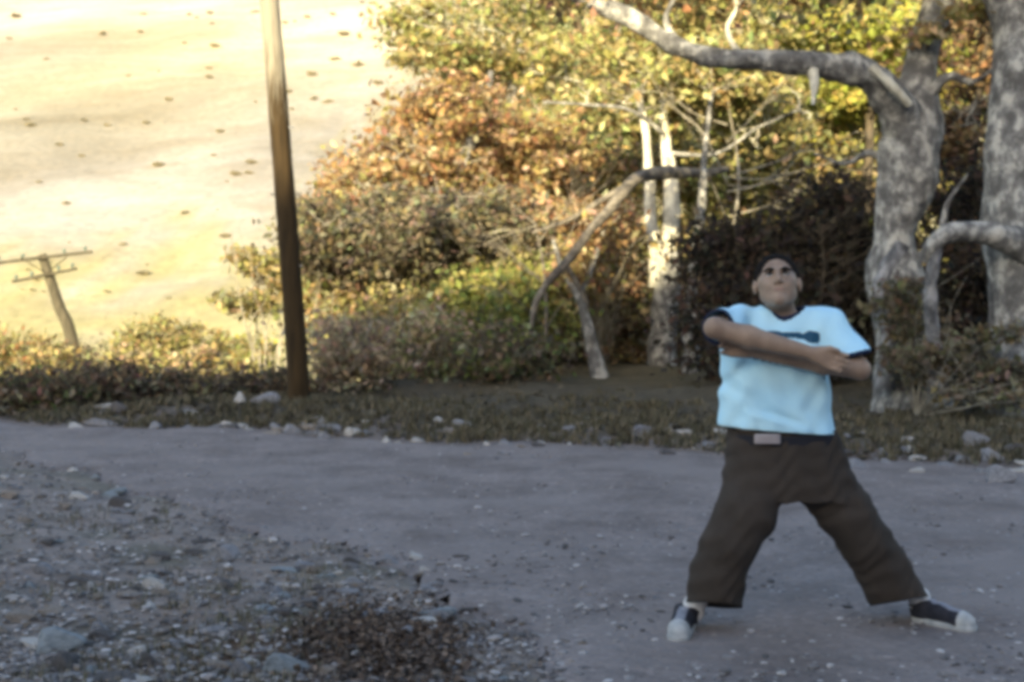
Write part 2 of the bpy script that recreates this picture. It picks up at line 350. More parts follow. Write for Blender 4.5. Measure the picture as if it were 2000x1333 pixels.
d2 = 33.; top = W(82, 498, d2); basex = (150 - 1000) * d2 / F
fp = empty('utility_pole', (basex + .2, d2, gz(basex + .2, d2) - .2)); tag(fp, 'leaning grey utility pole with two crossarms in the valley at far left', 'utility pole')
bot = W(146, 690, d2); low = bot + (bot - W(112, 590, d2)) * 2.4
low.z = min(low.z, gz(low.x, d2) - .3)
quads_obj('shaft', [tube([low, bot, W(116, 600, d2), W(98, 545, d2), top], [.17, .16, .14, .125, .115], 14, .03, 6)], M['pole_far'], fp)
for (a, b_) in (((-14, 515), (180, 492)), ((24, 551), (150, 525))):
    quads_obj('crossarm', [tube([W(*a, d2 - .2), W((a[0] + b_[0]) / 2, (a[1] + b_[1]) / 2, d2 - .2), W(*b_, d2 - .2)], [.038, .045, .038], 6)], M['pole_far'], fp)
    for t in (.06, .3, .72, .93):
        px = a[0] + (b_[0] - a[0]) * t; py = a[1] + (b_[1] - a[1]) * t; c = W(px, py - 3, d2 - .2)
        quads_obj('insulator', [tube([c, c + Vector((0, 0, .05)), c + Vector((0, 0, .09)), c + Vector((0, 0, .13))], [.02, .045, .05, .025], 8)], M['glass'], fp)
for s in (40, 130): quads_obj('brace', [tube([W(s, 503, d2 - .26), W(90, 535, d2 - .24)], [.018, .018], 5)], M['pole_far'], fp)
# ---------------------------------------------------------------- trees
plant('sycamore_tree', 'mottled grey sycamore behind the person whose thick limb arches over to the upper left', 'tree', B(1770, 15.2),
      [(1850, 60, 60, 90, 14.8, .5), (1250, -60, 260, 70, 15, 1.2), (1600, -90, 240, 90, 15.5, 1.5)], YG + OR, 6500, .075,
      trunks=[([(1790, 860, 15.2), (1772, 760, 15.2), (1752, 600, 15.2), (1748, 480, 15.2), (1764, 350, 15.2), (1784, 230, 15.2), (1800, 120, 15.3), (1850, -60, 15.4), (1900, -300, 15.5)], [100, 66, 52, 46, 54, 54, 36, 26, 14], 'bark_pale', 'trunk'),
              ([(1778, 290, 15.1), (1748, 205, 14.9), (1700, 148, 14.7), (1640, 128, 14.6), (1560, 124, 14.5), (1450, 116, 14.5), (1370, 108, 14.5), (1290, 72, 14.5), (1210, 26, 14.5), (1120, -14, 14.5), (980, -90, 14.4)], [40, 36, 31, 28, 22, 19, 19, 19, 17, 14, 6], 'bark_pale', 'limb'),
              ([(1585, 125, 14.5), (1590, 165, 14.45), (1588, 205, 14.4)], [15, 9, 3], 'bark_white', 'limb'),
              ([(1700, 130, 14.5), (1745, 170, 14.5), (1775, 205, 14.6)], [9, 11, 8], 'bark_white', 'limb'),
              ([(1330, 90, 14.5), (1300, 40, 14.6), (1330, -30, 14.6)], [9, 6, 4], 'bark_pale', 'limb'),
              ([(1752, 330, 15.2), (1700, 300, 15.3), (1650, 320, 15.5), (1590, 300, 15.6)], [10, 7, 5, 2], 'bark_pale', 'limb'),
              ([(1800, 200, 15.1), (1850, 150, 15.0), (1900, 160, 15.0), (1960, 120, 15.)], [14, 9, 6, 3], 'bark_pale', 'limb'),
              ([(1770, 520, 15.1), (1830, 470, 14.9), (1850, 400, 14.9), (1890, 340, 15)], [10, 8, 5, 2], 'bark_pale', 'limb'),
              ([(1450, 116, 14.5), (1420, 60, 14.6), (1440, 10, 14.7), (1410, -30, 14.7)], [7, 5, 4, 2], 'bark_white', 'limb'),
              ([(1760, 480, 15), (1720, 560, 14.9), (1735, 660, 14.9), (1728, 760, 14.9)], [18, 17, 16, 20], 'bark_grey', 'root_stem')], twigs=26, nclump=40)
plant('sycamore_tree', 'massive grey sycamore trunk at the right edge with a low limb bent like an elbow', 'tree', B(1985, 14.2),
      [(2080, -60, 150, 80, 14.5, 1.2)], BR, 2500, .08,
      trunks=[([(2010, 880, 14.2), (2000, 760, 14.2), (2000, 560, 14.2), (1995, 400, 14.2), (1985, 290, 14.2), (1990, 180, 14.2), (1985, 60, 14.3), (1945, -40, 14.3), (1900, -200, 14.4)], [95, 78, 70, 72, 66, 58, 44, 34, 20], 'bark_pale', 'trunk'),
              ([(2060, 520, 13.9), (1990, 478, 13.8), (1930, 455, 13.7), (1870, 452, 13.7), (1825, 475, 13.7), (1805, 510, 13.8)], [34, 28, 24, 20, 16, 9], 'bark_pale', 'limb'),
              ([(1830, 480, 13.7), (1818, 560, 13.8), (1822, 660, 13.9), (1836, 770, 14.)], [10, 13, 15, 24], 'bark_grey', 'root_stem')], twigs=8, nclump=20)
plant('white_barked_tree', 'pair of slim white trunks lit by the sun above a thick grey base', 'tree', B(1300, 23),
      [(1320, 60, 210, 130, 23.5, 1.8), (1220, 220, 150, 70, 24, 1.2), (1430, 230, 130, 100, 24, 1.4)], YG, 10000, .10,
      trunks=[([(1290, 740, 23), (1295, 650, 23), (1300, 560, 23), (1304, 490, 23)], [32, 28, 24, 17], 'bark_pale', 'trunk'),  # greyer base, whiter stems above: shade and sun put into the bark colour
              ([(1304, 500, 23), (1306, 480, 23), (1312, 420, 23), (1310, 350, 23), (1300, 270, 23.1), (1296, 200, 23.2), (1318, 130, 23.3), (1340, 20, 23.4)], [15, 15.5, 16, 14, 10, 8, 7, 4], 'bark_white', 'trunk'),
              ([(1282, 560, 23), (1280, 480, 22.9), (1270, 420, 22.9), (1268, 340, 22.9), (1250, 200, 23), (1200, 90, 23.2)], [16, 13, 12, 10, 7, 4], 'bark_white', 'trunk'),
              ([(1296, 260, 23), (1230, 215, 22.8), (1150, 205, 22.8), (1060, 200, 22.8)], [5, 4, 3, 2], 'bark_pale', 'limb'),
              ([(1306, 300, 23), (1400, 300, 22.8), (1480, 250, 22.7), (1560, 215, 22.7)], [4, 4, 3, 2], 'bark_pale', 'limb')], twigs=46, nclump=80, twigmat='bark_white')
plant('slim_tree', 'slender grey stemmed tree just right of the white trunks', 'tree', B(1358, 21.5),
      [(1400, 150, 120, 80, 22, 1.1)], YG, 3000, .09,
      trunks=[([(1352, 735, 21.5), (1348, 640, 21.5), (1352, 560, 21.5), (1362, 470, 21.5), (1372, 380, 21.5), (1376, 300, 21.6), (1390, 180, 21.7)], [20, 14, 11, 11, 9, 6, 4], 'bark_pale', 'trunk')], twigs=12, nclump=20)
plant('leaning_tree', 'small forked grey tree leaning left above the green shrub', 'tree', B(1168, 21),
      [(1150, 420, 90, 60, 21.5, .8), (1130, 520, 60, 40, 21.4, .6)], OR, 2200, .08,
      trunks=[([(1172, 740, 21), (1160, 690, 21), (1144, 625, 21), (1128, 575, 20.9), (1100, 530, 20.9), (1080, 470, 21)], [22, 14, 10, 8, 6, 4], 'bark_pale', 'trunk'),
              ([(1128, 580, 20.9), (1150, 540, 21.2), (1180, 450, 21.3)], [6, 5, 3], 'bark_pale', 'limb')], twigs=10, nclump=16)
fb = empty('fallen_branch', B(1042, 19.5)); tag(fb, 'dark bent dead branch slanting down left from the white trunks', 'branch')
quads_obj('stem', [tube([W(1420, 330, 22), W(1370, 338, 21.6), (W(1290, 338, 21)), W(1240, 352, 20.6), W(1190, 410, 20.2), W(1150, 455, 19.9), W(1105, 515, 19.7), W(1065, 560, 19.6), W(1042, 612, 19.5), Vector(B(1030, 19.4))], [5, .09, .11, .10, .085, .07, .075, .06, .045, .03][1:2] * 0 + [.05, .085, .11, .10, .085, .07, .075, .06, .045, .03], 10, .15, 5)], M['bark_branch'], fb)
quads_obj('side_branch', [tube([W(1240, 354, 20.6), W(1170, 395, 20.8), W(1110, 430, 20.9), W(1040, 455, 21)], [.06, .05, .04, .02], 8, .1)], M['bark_branch'], fb)
quads_obj('side_branch', [tube([W(1104, 516, 19.7), W(1130, 560, 19.8), W(1150, 600, 19.9)], [.045, .04, .02], 8, .1)], M['bark_branch'], fb)

plant('autumn_tree', 'rusty orange leaved tree right of the tall pole, its lower crown in shade', 'tree', B(905, 27.5),
      [(800, 330, 150, 85, 27.5, 2.), (960, 250, 150, 90, 28, 2.), (700, 380, 90, 55, 27, 1.4), (1050, 360, 120, 80, 28, 1.6), (860, 200, 110, 50, 28, 1.4), (1080, 470, 130, 80, 28.5, 1.6), (880, 480, 160, 80, 28.5, 1.5)], OR, 32000, .095,
      trunks=[([(905, 720, 27.5), (902, 600, 27.5), (900, 480, 27.5), (898, 400, 27.5), (902, 330, 27.5), (940, 230, 27.8), (960, 140, 28)], [20, 16, 14, 15, 12, 8, 5], 'bark_pale', 'trunk'),
              ([(900, 420, 27.5), (840, 350, 27.2), (760, 310, 27), (690, 330, 27)], [9, 7, 5, 3], 'bark_pale', 'limb')], twigs=40, nclump=130, clump=.24)
plant('pale_tree', 'airy yellow green tree whose thin top shows the hillside through it', 'tree', B(960, 31),
      [(900, 90, 140, 85, 31, 2.2), (1050, 60, 140, 110, 31, 2.2), (800, 40, 70, 40, 30, 1.2), (1080, 200, 120, 70, 31, 1.6), (820, 130, 50, 30, 30, 1), (1100, 330, 140, 90, 31, 1.6)], YG, 15000, .10,
      trunks=[([(985, 700, 31), (980, 500, 31), (985, 300, 31), (1010, 130, 31), (1040, -40, 31)], [20, 15, 12, 9, 5], 'bark_pale', 'trunk')], twigmat='bark_white', twigs=90, nclump=120, clump=.22)
plant('olive_tree', 'broad olive and gold tree filling the space between white trunks and person', 'tree', B(1540, 29),
      [(1500, 250, 170, 110, 29, 2.2), (1620, 290, 110, 100, 28, 1.6), (1380, 300, 120, 90, 29.5, 1.6), (1470, 360, 120, 60, 28, 1.4), (1200, 300, 110, 90, 30, 1.6), (1280, 430, 110, 60, 29, 1.4), (1450, 460, 160, 70, 29, 1.4)], YG + OL + YB[:1], 36000, .10,
      trunks=[([(1540, 730, 29), (1545, 600, 29), (1530, 450, 29), (1500, 300, 29), (1480, 180, 29)], [18, 15, 13, 9, 5], 'bark_dark', 'trunk')], twigs=50, nclump=160, clump=.24)
plant('yellow_tree', 'bright yellow leaved tree above the arching sycamore limb', 'tree', B(1700, 26),
      [(1690, 70, 150, 75, 26, 1.8), (1560, 60, 110, 60, 26.5, 1.5), (1800, 120, 80, 70, 26, 1.4), (1650, 190, 110, 50, 26.5, 1.5)], YB, 14000, .10,
      trunks=[([(1665, 740, 26), (1670, 600, 26), (1690, 400, 26), (1700, 200, 26), (1690, 60, 26)], [15, 12, 11, 8, 5], 'bark_dark', 'trunk')], twigs=36, nclump=110, clump=.24)
plant('brown_tree', 'reddish brown leaved tree between the two sycamore trunks at top right', 'tree', B(1900, 19),
      [(1930, 90, 110, 90, 19, 1.3), (1880, 230, 60, 110, 19.5, 1.), (2050, 60, 110, 130, 19, 1.3), (1900, 400, 60, 110, 19, .9)], BR + OR[:2], 12000, .075,
      trunks=[([(1905, 780, 19), (1900, 600, 19), (1895, 400, 19), (1910, 200, 19), (1930, 60, 19)], [15, 13, 10, 8, 5], 'bark_dark', 'trunk')], twigs=40, nclump=70, clump=.26)
plant('grey_leaved_tree', 'dull grey brown low tree in shade just right of the tall pole', 'tree', B(800, 23.5),
      [(760, 470, 150, 85, 23.5, 1.6), (900, 430, 110, 75, 24, 1.5), (640, 450, 70, 50, 23, 1.1), (530, 455, 50, 16, 23, .4), (1000, 470, 110, 60, 24, 1.2), (860, 520, 190, 60, 24.5, 1.2), (690, 530, 90, 50, 24, 1.)], GY, 30000, .075,
      trunks=[([(805, 745, 23.5), (800, 640, 23.5), (790, 540, 23.5), (760, 430, 23.5)], [14, 12, 9, 5], 'bark_dark', 'trunk')], twigs=60, nclump=110, clump=.26, twigmat='bark_twig')
plant('tall_shrub', 'gold tipped shrub reaching out left behind the tall pole', 'shrub', B(520, 27),
      [(470, 515, 60, 20, 27, .6), (560, 540, 70, 40, 27, .9), (500, 590, 60, 25, 27, .7), (600, 430, 60, 35, 27, .8), (640, 520, 60, 60, 27, .9)], OL + YG[:1], 7000, .085, twigs=26, nclump=60, clump=.3)
# backdrop growth behind the trunks
plant('far_tree', 'tall gold tree far back at the top centre, behind the white trunks', 'tree', B(1200, 40),
      [(1000, 420, 260, 130, 40, 2.4), (860, 540, 240, 90, 40, 2.), (1150, 120, 200, 140, 40, 2.6), (1350, 120, 200, 170, 40, 2.6), (1250, 330, 250, 140, 40, 2.4), (1150, 540, 220, 90, 40, 2.)], YG + OR, 34000, .135,
      trunks=[([(1200, 700, 40), (1210, 400, 40), (1230, 100, 40)], [14, 10, 5], 'bark_dark', 'trunk')], twigs=30, nclump=140, clump=.25)
plant('far_tree', 'tall olive tree far back behind the arching limb and the brown tree', 'tree', B(1800, 38),
      [(1600, 150, 200, 180, 38, 2.6), (1850, 150, 220, 200, 38, 2.6), (1700, 400, 260, 150, 38, 2.4)], OL + YB[:2], 24000, .135,
      trunks=[([(1760, 700, 38), (1760, 400, 38), (1750, 100, 38)], [14, 10, 5], 'bark_dark', 'trunk')], twigs=30, nclump=140, clump=.27)
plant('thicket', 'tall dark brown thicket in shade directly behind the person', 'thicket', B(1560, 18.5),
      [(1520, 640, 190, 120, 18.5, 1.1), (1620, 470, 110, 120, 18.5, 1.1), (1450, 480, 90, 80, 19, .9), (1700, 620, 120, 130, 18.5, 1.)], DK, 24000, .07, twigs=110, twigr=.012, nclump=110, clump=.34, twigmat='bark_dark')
plant('ivy_clump', 'grey brown ivy climbing the lower front of the arching sycamore', 'ivy', B(1790, 14.2),
      [(1770, 640, 70, 110, 14.4, .35), (1840, 700, 70, 70, 13.9, .3), (1960, 720, 60, 90, 13.2, .3)], GY, 5000, .05, twigs=24, twigr=.008, nclump=40)
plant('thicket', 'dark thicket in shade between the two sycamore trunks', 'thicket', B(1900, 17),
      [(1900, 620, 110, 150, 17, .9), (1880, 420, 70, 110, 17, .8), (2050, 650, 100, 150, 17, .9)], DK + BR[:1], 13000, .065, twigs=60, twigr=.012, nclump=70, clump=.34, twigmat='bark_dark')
plant('thicket', 'dusky mixed thicket running from the white trunks left to the tall pole', 'thicket', B(1230, 25),
      [(1230, 640, 150, 90, 25, 1.2), (960, 640, 200, 80, 26, 1.2), (780, 620, 180, 80, 26.5, 1.2), (1080, 680, 110, 60, 24, 1.), (1350, 600, 100, 110, 25, 1.1)], BR + GY + OL + PK, 26000, .08, twigs=80, twigr=.014, nclump=90, clump=.32)
def bare_tree(label, base, top, spread, d, n, m, seed, r0=.035, name='bare_tree'):
    root = empty(name, B(base, d)); tag(root, label, 'tree'); rr = random.Random(seed); main = []; tw = []
    b = Vector(B(base, d)); t = W(top[0], top[1], d)
    main = [b, b.lerp(t, .35) + Vector((rr.uniform(-.2, .2), 0, 0)), b.lerp(t, .7) + Vector((rr.uniform(-.2, .2), .2, 0)), t]
    quads_obj('trunk', [tube(main, [r0 * 1.6, r0 * 1.2, r0, r0 * .4], 8, .15, seed)], M[m], root)
    def grow(p, dr, L, rad, k):
        q1 = p + dr * L * .5 + Vector((rr.uniform(-1, 1), rr.uniform(-1, 1), rr.uniform(-1, 1))) * L * .12
        q2 = p + dr * L + Vector((rr.uniform(-1, 1), rr.uniform(-1, 1), rr.uniform(-1, 1))) * L * .15
        tw.append(tube([p, q1, q2], [rad, rad * .75, rad * .45], 5))
        if k:
            for _ in range(rr.choice((2, 3, 3))):
                a = q1.lerp(q2, rr.random()); nd = (dr + Vector((rr.uniform(-1, 1), rr.uniform(-.8, .8), rr.uniform(-.6, .6))) * .9).normalized(); grow(a, nd, L * rr.uniform(.5, .8), rad * .55, k - 1)
    for i in range(n):
        f = rr.uniform(.2, 1); p = main[1].lerp(main[3], f) if f > .3 else main[0].lerp(main[1], .6 + f)
        grow(p, Vector((rr.choice((-1, 1)) * rr.uniform(.4, 1), rr.uniform(-.6, .3), rr.uniform(-.1, .8))).normalized(), spread * d / F * rr.uniform(.5, 1), r0 * .55, 3)
    o = quads_obj('twigs', tw, M[m], root); o['kind'] = 'stuff'
    return root
bare_tree('tangled bare grey tree at the left of the bent dead branch', 1060, (1040, 420), 150, 21, 6, 'bark_branch', 6, .024)
bare_tree('pale bare tree spreading thin boughs behind the slim grey tree', 1440, (1420, 190), 210, 22, 9, 'bark_twig', 8, .026)
bare_tree('dead brown sapling in the dark thicket over the shoulder of the person', 1620, (1600, 420), 120, 17.2, 10, 'bark_dark', 13, .022)
SHR = [('green leafy shrub in the middle below the rusty tree', (950, 620), (110, 60, 22, 1.0), GR + YG[:1], 9000, .075),
       ('yellow lit shrub close to the right side of the tall pole', (655, 590), (65, 60, 24.5, .9), YG + OR[:2], 5000, .075),
       ('orange shrub above the small leaning tree', (1170, 505), (95, 45, 23.5, .9), OR + YG[:1], 5000, .07),
       ('gold and green shrub to the left of the leaning tree', (1010, 560), (80, 40, 23, .8), YG + GR, 4500, .075),
       ('dry pinkish brown shrub at the foot of the tall pole', (670, 690), (75, 55, 18, .7), PK, 4500, .055),
       ('straw coloured shrub left of the dark green bush', (850, 675), (60, 45, 19.5, .6), PK + YG[:2], 3000, .06),
       ('dark green bush low in front of the leaning tree', (970, 700), (105, 50, 19, .8), GR[:1] + GR[2:3] + BR[:1] + GY, 6500, .06),
       ('dusky shrub between pole and green shrub', (780, 650), (80, 60, 21, .9), OL + PK + YG[:2], 5000, .065)]
for lab, (px, py), (rx_, ry_, d, dep), pal, n, s in SHR:
    plant('shrub', lab, 'shrub', B(px, d), [(px, py - 12, rx_ * 1.15, ry_ * 1.15, d, dep), (px, py + ry_ * .9, rx_ * .9, ry_ * .8, d, dep)], pal, n, s, group='shrubs under the trees', twigs=30, twigr=.012, nclump=50, clump=.32)
LB = [('round gold bush right of the leaning far pole', (300, 650), (70, 38, 33, 1.0), OL + OR[:1] + YG, 6000),
      ('smaller olive bush beside the round gold one', (390, 665), (48, 36, 33.5, .8), OL + YG[:1], 3500),
      ('low yellow green bush left of the tall pole', (480, 690), (70, 40, 34, .9), YG + YB[:1], 4500),
      ('brown and gold bush in front of the leaning far pole', (140, 720), (90, 40, 30, .9), OL + BR, 5000),
      ('gold bush at the left edge beyond the road', (30, 680), (80, 42, 31, .9), YG + OR[:2], 5000),
      ('tangled tan bush standing in half shade left of the tall pole', (390, 725), (90, 38, 25, .9), PK + OL, 6000),
      ('pale tipped brown bush on the bank left of the pole', (260, 720), (70, 34, 26, .8), PK[:2] + OL, 4000)]
for lab, (px, py), (rx_, ry_, d, dep), pal, n in LB:
    plant('bush', lab, 'bush', B(px, d), [(px, py, rx_, ry_, d, dep), (px, py + ry_ * 1.2, rx_, ry_, d, dep), (px, py + ry_ * 2.6, rx_, ry_ * 1.3, d, dep)], pal, n, .075, group='bushes on the bank beyond the road', twigs=26, twigr=.014, nclump=60, clump=.3)
FB = [('low dark bush in shade at the left edge of the road', (50, 770), (110, 42, 15.8, .6), BR + GY[2:] + GR[2:3], 6500),
      ('low dusky bush left of the pale road edge stones', (210, 745), (90, 32, 16.6, .6), BR + GY, 5000),
      ('low brown bush between the road edge stones and the pole', (400, 760), (110, 34, 17, .6), GY + BR + DK[:2], 6500),
      ('low dark bush right behind the foot of the tall pole', (560, 750), (60, 30, 17.5, .5), GY + BR, 3500)]
for lab, (px, py), (rx_, ry_, d, dep), pal, n in FB:
    plant('bush', lab, 'bush', B(px, d), [(px, py, rx_, ry_, d, dep), (px, py + ry_, rx_, ry_, d, dep)], pal, n, .05, group='low bushes along the far road edge', twigs=40, twigr=.007, nclump=60, clump=.34)
# ---------------------------------------------------------------- shrubs dotted on the sunlit hill
proto = None; hs = [(700, 130), (672, 75), (655, 120), (640, 205), (460, 345), (430, 260), (370, 30), (490, 320), (30, 35), (130, 400), (250, 150), (600, 40), (570, 225), (690, 260), (210, 250), (90, 120), (330, 200), (420, 100), (730, 60), (160, 310), (280, 540), (330, 590), (240, 480), (360, 430), (40, 560), (500, 30), (310, 330), (60, 250), (440, 470), (740, 170), (610, 150), (200, 70), (280, 30), (720, 210), (650, 30)]
def hill_hit(px, py):
    for d in np.arange(60, 540, 1.5):
        p = W(px, py, d)
        if gz(p.x, p.y) >= p.z: return (p.x, p.y, gz(p.x, p.y))
    return None
extra = {(random.randint(-20, 780), random.randint(-10, 600)) for _ in range(45)}
for px, py in hs + sorted(extra):
    h = hill_hit(px, py); small = (px, py) in extra
    if h is None: continue
    if proto is None:
        r_ = empty('hill_shrub', (0, 0, 0)); V, Fq, T, cc = leaves(500, [(0, 0, .5)], [(.9, .8, .45)], .2, OL + GY, 999, nclump=14, clump=.4)
        mesh_np('foliage', V, Fq, M['leaf'], r_, smooth=False, tint=np.minimum(T * .5 + np.array([.20, .18, .12]), .6))
        quads_obj('stem', [tube([(0, 0, -.3), (.05, 0, .2), (.1, 0, .5)], [.06, .05, .02], 6)], M['bark_dark'], r_); proto = r_; o = r_
    else:
        o = proto.copy(); COL.objects.link(o)
        for ch in proto.children: c = ch.copy(); COL.objects.link(c); c.parent = o; c.matrix_parent_inverse = ch.matrix_parent_inverse
    o.location = h; s = h[1] / 160 * random.uniform(.35, .9) * (.5 if small else .75); o.scale = (s * 1.2, s, s * .75); o.rotation_euler.z = random.uniform(0, 6)
    tag(o, 'small dry shrub dotting the bright sunlit hillside beyond the valley', 'shrub', 'shrubs dotted over the far hillside')
# ---------------------------------------------------------------- stones, gravel, litter, grass
def ico(seed, sub=2):
    import bmesh
    bm = bmesh.new(); bmesh.ops.create_icosphere(bm, subdivisions=sub, radius=1)
    V = np.array([v.co[:] for v in bm.verts]); Fq = np.array([[v.index for v in f.verts] for f in bm.faces]); bm.free()
    r = np.random.default_rng(seed)
    for _ in range(11):                                           # chip flat facets off the ball
        n = r.normal(size=3); n /= np.linalg.norm(n); k = r.uniform(.42, .8); dd = V @ n; V = V - np.clip(dd - k, 0, None)[:, None] * n
    V = V * (1 + .10 * fbm(V, 1.3, 2, seed)[:, None])
    return V, Fq
stone_me = {}
for mk in ('stone', 'stone_white', 'stone_tan', 'stone_dark', 'stone_blue'):
    for k in range(3):
        V, Fq = ico(300 + k); o = mesh_np('stone', V, Fq, M[mk], smooth=False); stone_me[mk, k] = o.data; bpy.data.objects.remove(o)
def stone(x, y, sx, sy, sz, mk, lab, group=None, sink=.35, name='stone'):
    o = bpy.data.objects.new(name, stone_me[mk, random.randrange(3)]); COL.objects.link(o)
    o.location = (x, y, gz(x, y) + sz * (1 - sink) * .8); o.scale = (sx, sy, sz); o.rotation_euler = (random.uniform(-.2, .2), random.uniform(-.2, .2), random.uniform(-.5, .5))
    return tag(o, lab, 'stone' if name == 'stone' else 'rock', group)
def gp(px, py):
    d = F * CAMH / (py - HOR)
    for _ in range(4): d = F * (CAMH - gz((px - 1000) * d / F, d)) / (py - HOR)
    return ((px - 1000) * d / F, d)
BIG = [(110, 1268, .155, .10, .055, 'stone_blue', 'long flat blue grey rock in the lower left corner'),
       (190, 1235, .06, .05, .03, 'stone', 'grey rock touching the long blue grey rock'),
       (560, 1315, .11, .08, .05, 'stone_blue', 'blue grey rock at the bottom edge beside the brown leaf litter'),
       (470, 1318, .05, .04, .04, 'stone', 'grey rock at the bottom edge left of the leaf litter'),
       (688, 851, .12, .08, .06, 'stone_white', 'bright white stone at the far road edge right of the pole'),
       (468, 816, .13, .10, .10, 'stone_white', 'pale chunky rock at the far road edge left of the pole'),
       (515, 818, .20, .12, .11, 'stone', 'large grey rock at the far road edge left of the pole'),
       (570, 848, .18, .10, .07, 'stone', 'flat grey rock below the foot of the tall pole'),
       (645, 845, .14, .10, .08, 'stone', 'blocky grey stone left of the bright white stone'),
       (205, 800, .16, .12, .08, 'stone_white', 'pale rounded rock beside the dusky bush at left'),
       (232, 806, .14, .1, .09, 'stone_dark', 'black rock touching the pale rounded rock'),
       (200, 832, .25, .12, .05, 'stone', 'low flat grey slab on the far road edge at left'),
       (150, 975, .13, .07, .035, 'stone_white', 'flat pale stone on the rubble verge at left'),
       (20, 975, .09, .07, .04, 'stone_tan', 'tan stone at the left edge of the rubble verge'),
       (235, 990, .10, .07, .05, 'stone_dark', 'dark lump at the end of the rubble verge'),
       (300, 1150, .07, .05, .04, 'stone_white', 'whitish stone in the middle of the rubble'),
       (265, 1280, .045, .035, .03, 'stone_white', 'small white stone right of the long blue grey rock'),
       (285, 1300, .06, .04, .035, 'stone_dark', 'black stone near the bottom left rocks'),
       (120, 1310, .09, .06, .045, 'stone_dark', 'dark rock in front of the long blue grey rock'),
       (1950, 945, .20, .10, .10, 'stone', 'grey stone at the right end of the far road edge'),
       (1905, 885, .16, .1, .09, 'stone', 'grey rock on the grassy verge at far right'),
       (1685, 858, .11, .06, .05, 'stone_white', 'pale stone on the verge right of the belt'),
       (1790, 925, .07, .05, .04, 'stone_white', 'small bright stone on the road right of the trousers'),
       (1255, 858, .15, .08, .06, 'stone', 'pale grey stone on the grass verge left of the person')]
for px, py, a, b_, c, mk, lab in BIG:
    x, y = gp(px, py); stone(x, y, a, b_, c, mk, lab, name='rock')
random.seed(21); ns = 0; placed = []
SN = {'stone': 'grey', 'stone_tan': 'tan', 'stone_white': 'pale', 'stone_dark': 'dark', 'stone_blue': 'blue grey'}
def wh(px): return 'at the left' if px < 330 else 'left of the middle' if px < 700 else 'near the middle' if px < 1250 else 'beside the person' if px < 1700 else 'at the right'
def scatter(n, fn, s0, s1, mks, lab, group):
    c = 0
    while c < n:
        x, y = fn()
        if abs(x - (px_c := 1.2)) < .8 and 4.9 < y < 5.6: continue
        s = random.uniform(s0, s1) * (1 if random.random() < .8 else 1.4); mk_ = random.choice(mks); px_ = 1000 + x * F / y
        stone(x, y, s * random.uniform(.9, 1.6), s, s * random.uniform(.3, .6), mk_, lab % (SN[mk_], wh(px_)), group, sink=.42); c += 1
def f_edge():
    px = random.uniform(120, 2050); y0 = 12.5
    for _ in range(3): x = (px - 1000) * y0 / F; y0 = float(far_edge(np.array(x)))
    y = y0 + random.gauss(.35, .55); return ((px - 1000) * y / F, y)
def f_rub():
    while True:
        px, py = random.uniform(-30, 1000), random.uniform(900, 1345); x, y = gp(px, py)
        if y < float(near_edge(np.array(x))) + random.gauss(0, .35): return x, y
def f_road():
    while True:
        px, py = random.uniform(450, 1400), random.uniform(1020, 1250); x, y = gp(px, py)
        if random.random() < math.exp(-((px - 780) / 260) ** 2 - ((py - 1120) / 80) ** 2): return x, y
MK = ['stone'] * 5 + ['stone_tan'] * 2 + ['stone_white', 'stone_dark', 'stone_dark']
scatter(120, f_edge, .03, .11, MK + ['stone_white'], '%s loose stone on the grassy far road edge %s', 'stones along the far road edge')
scatter(140, f_rub, .025, .060, MK + ['stone_dark', 'stone_blue', 'stone_tan'], '%s loose stone in the near verge rubble %s', 'stones on the near left verge')
scatter(36, f_road, .016, .04, ['stone', 'stone', 'stone_dark', 'stone_white', 'stone_tan'], 'small %s stone lying out on the road %s', 'small stones on the road')
# gravel (one mass)
def pebbles(name, n, fn, s0, s1, pal, seed):
    r = np.random.default_rng(seed); V0, F0 = ico(7, 1); P = np.array([fn(r) for _ in range(n)]); z = height(P[:, 0], P[:, 1])
    s = r.uniform(s0, s1, (n, 1)) * np.where(r.random((n, 1)) < .1, 1.7, 1) * np.stack([r.uniform(.8, 1.6, n), r.uniform(.7, 1.1, n), r.uniform(.35, .7, n)], -1)
    a = r.uniform(0, 6.28, n); c_, s_ = np.cos(a)[:, None], np.sin(a)[:, None]
    v = V0[None] * s[:, None, :]; vx = v[..., 0] * c_ - v[..., 1] * s_; vy = v[..., 0] * s_ + v[..., 1] * c_
    v = np.stack([vx + P[:, :1], vy + P[:, 1:], v[..., 2] + (z + s[:, 2] * .4 + .008)[:, None]], -1)
    fq = F0[None] + (np.arange(n) * len(V0))[:, None, None]
    pal = np.asarray(pal); t = np.repeat(pal[r.choice(len(pal), n)] * r.uniform(.7, 1.3, (n, 1)), len(V0), 0)
    o = mesh_np(name, v.reshape(-1, 3), fq.reshape(-1, 3), M['litter'], smooth=False, tint=t); tag(o, kind='stuff'); return o
def pr_road(r):
    while True:
        px, py = r.uniform(-60, 2060), r.uniform(845, 1360); d = F * CAMH / (py - HOR); x = (px - 1000) * d / F
        if d > far_edge(np.array(x)) + .3 and r.random() < .5: continue
        return x, d
def pr_rub(r):
    while True:
        px, py = r.uniform(-60, 1150), r.uniform(880, 1620); d = F * CAMH / (py - HOR); x = (px - 1000) * d / F
        if near_dist(np.array(x), d) < .14 * abs(r.normal()) - .02: return x, d
SP = [(.2, .19, .19), (.26, .25, .25), (.15, .14, .14), (.24, .22, .21), (.38, .37, .37), (.11, .105, .105)]
o = pebbles('road_gravel', 6500, pr_road, .006, .016, SP, 5); tag(o, 'fine grey gravel strewn over the whole road surface', 'gravel')
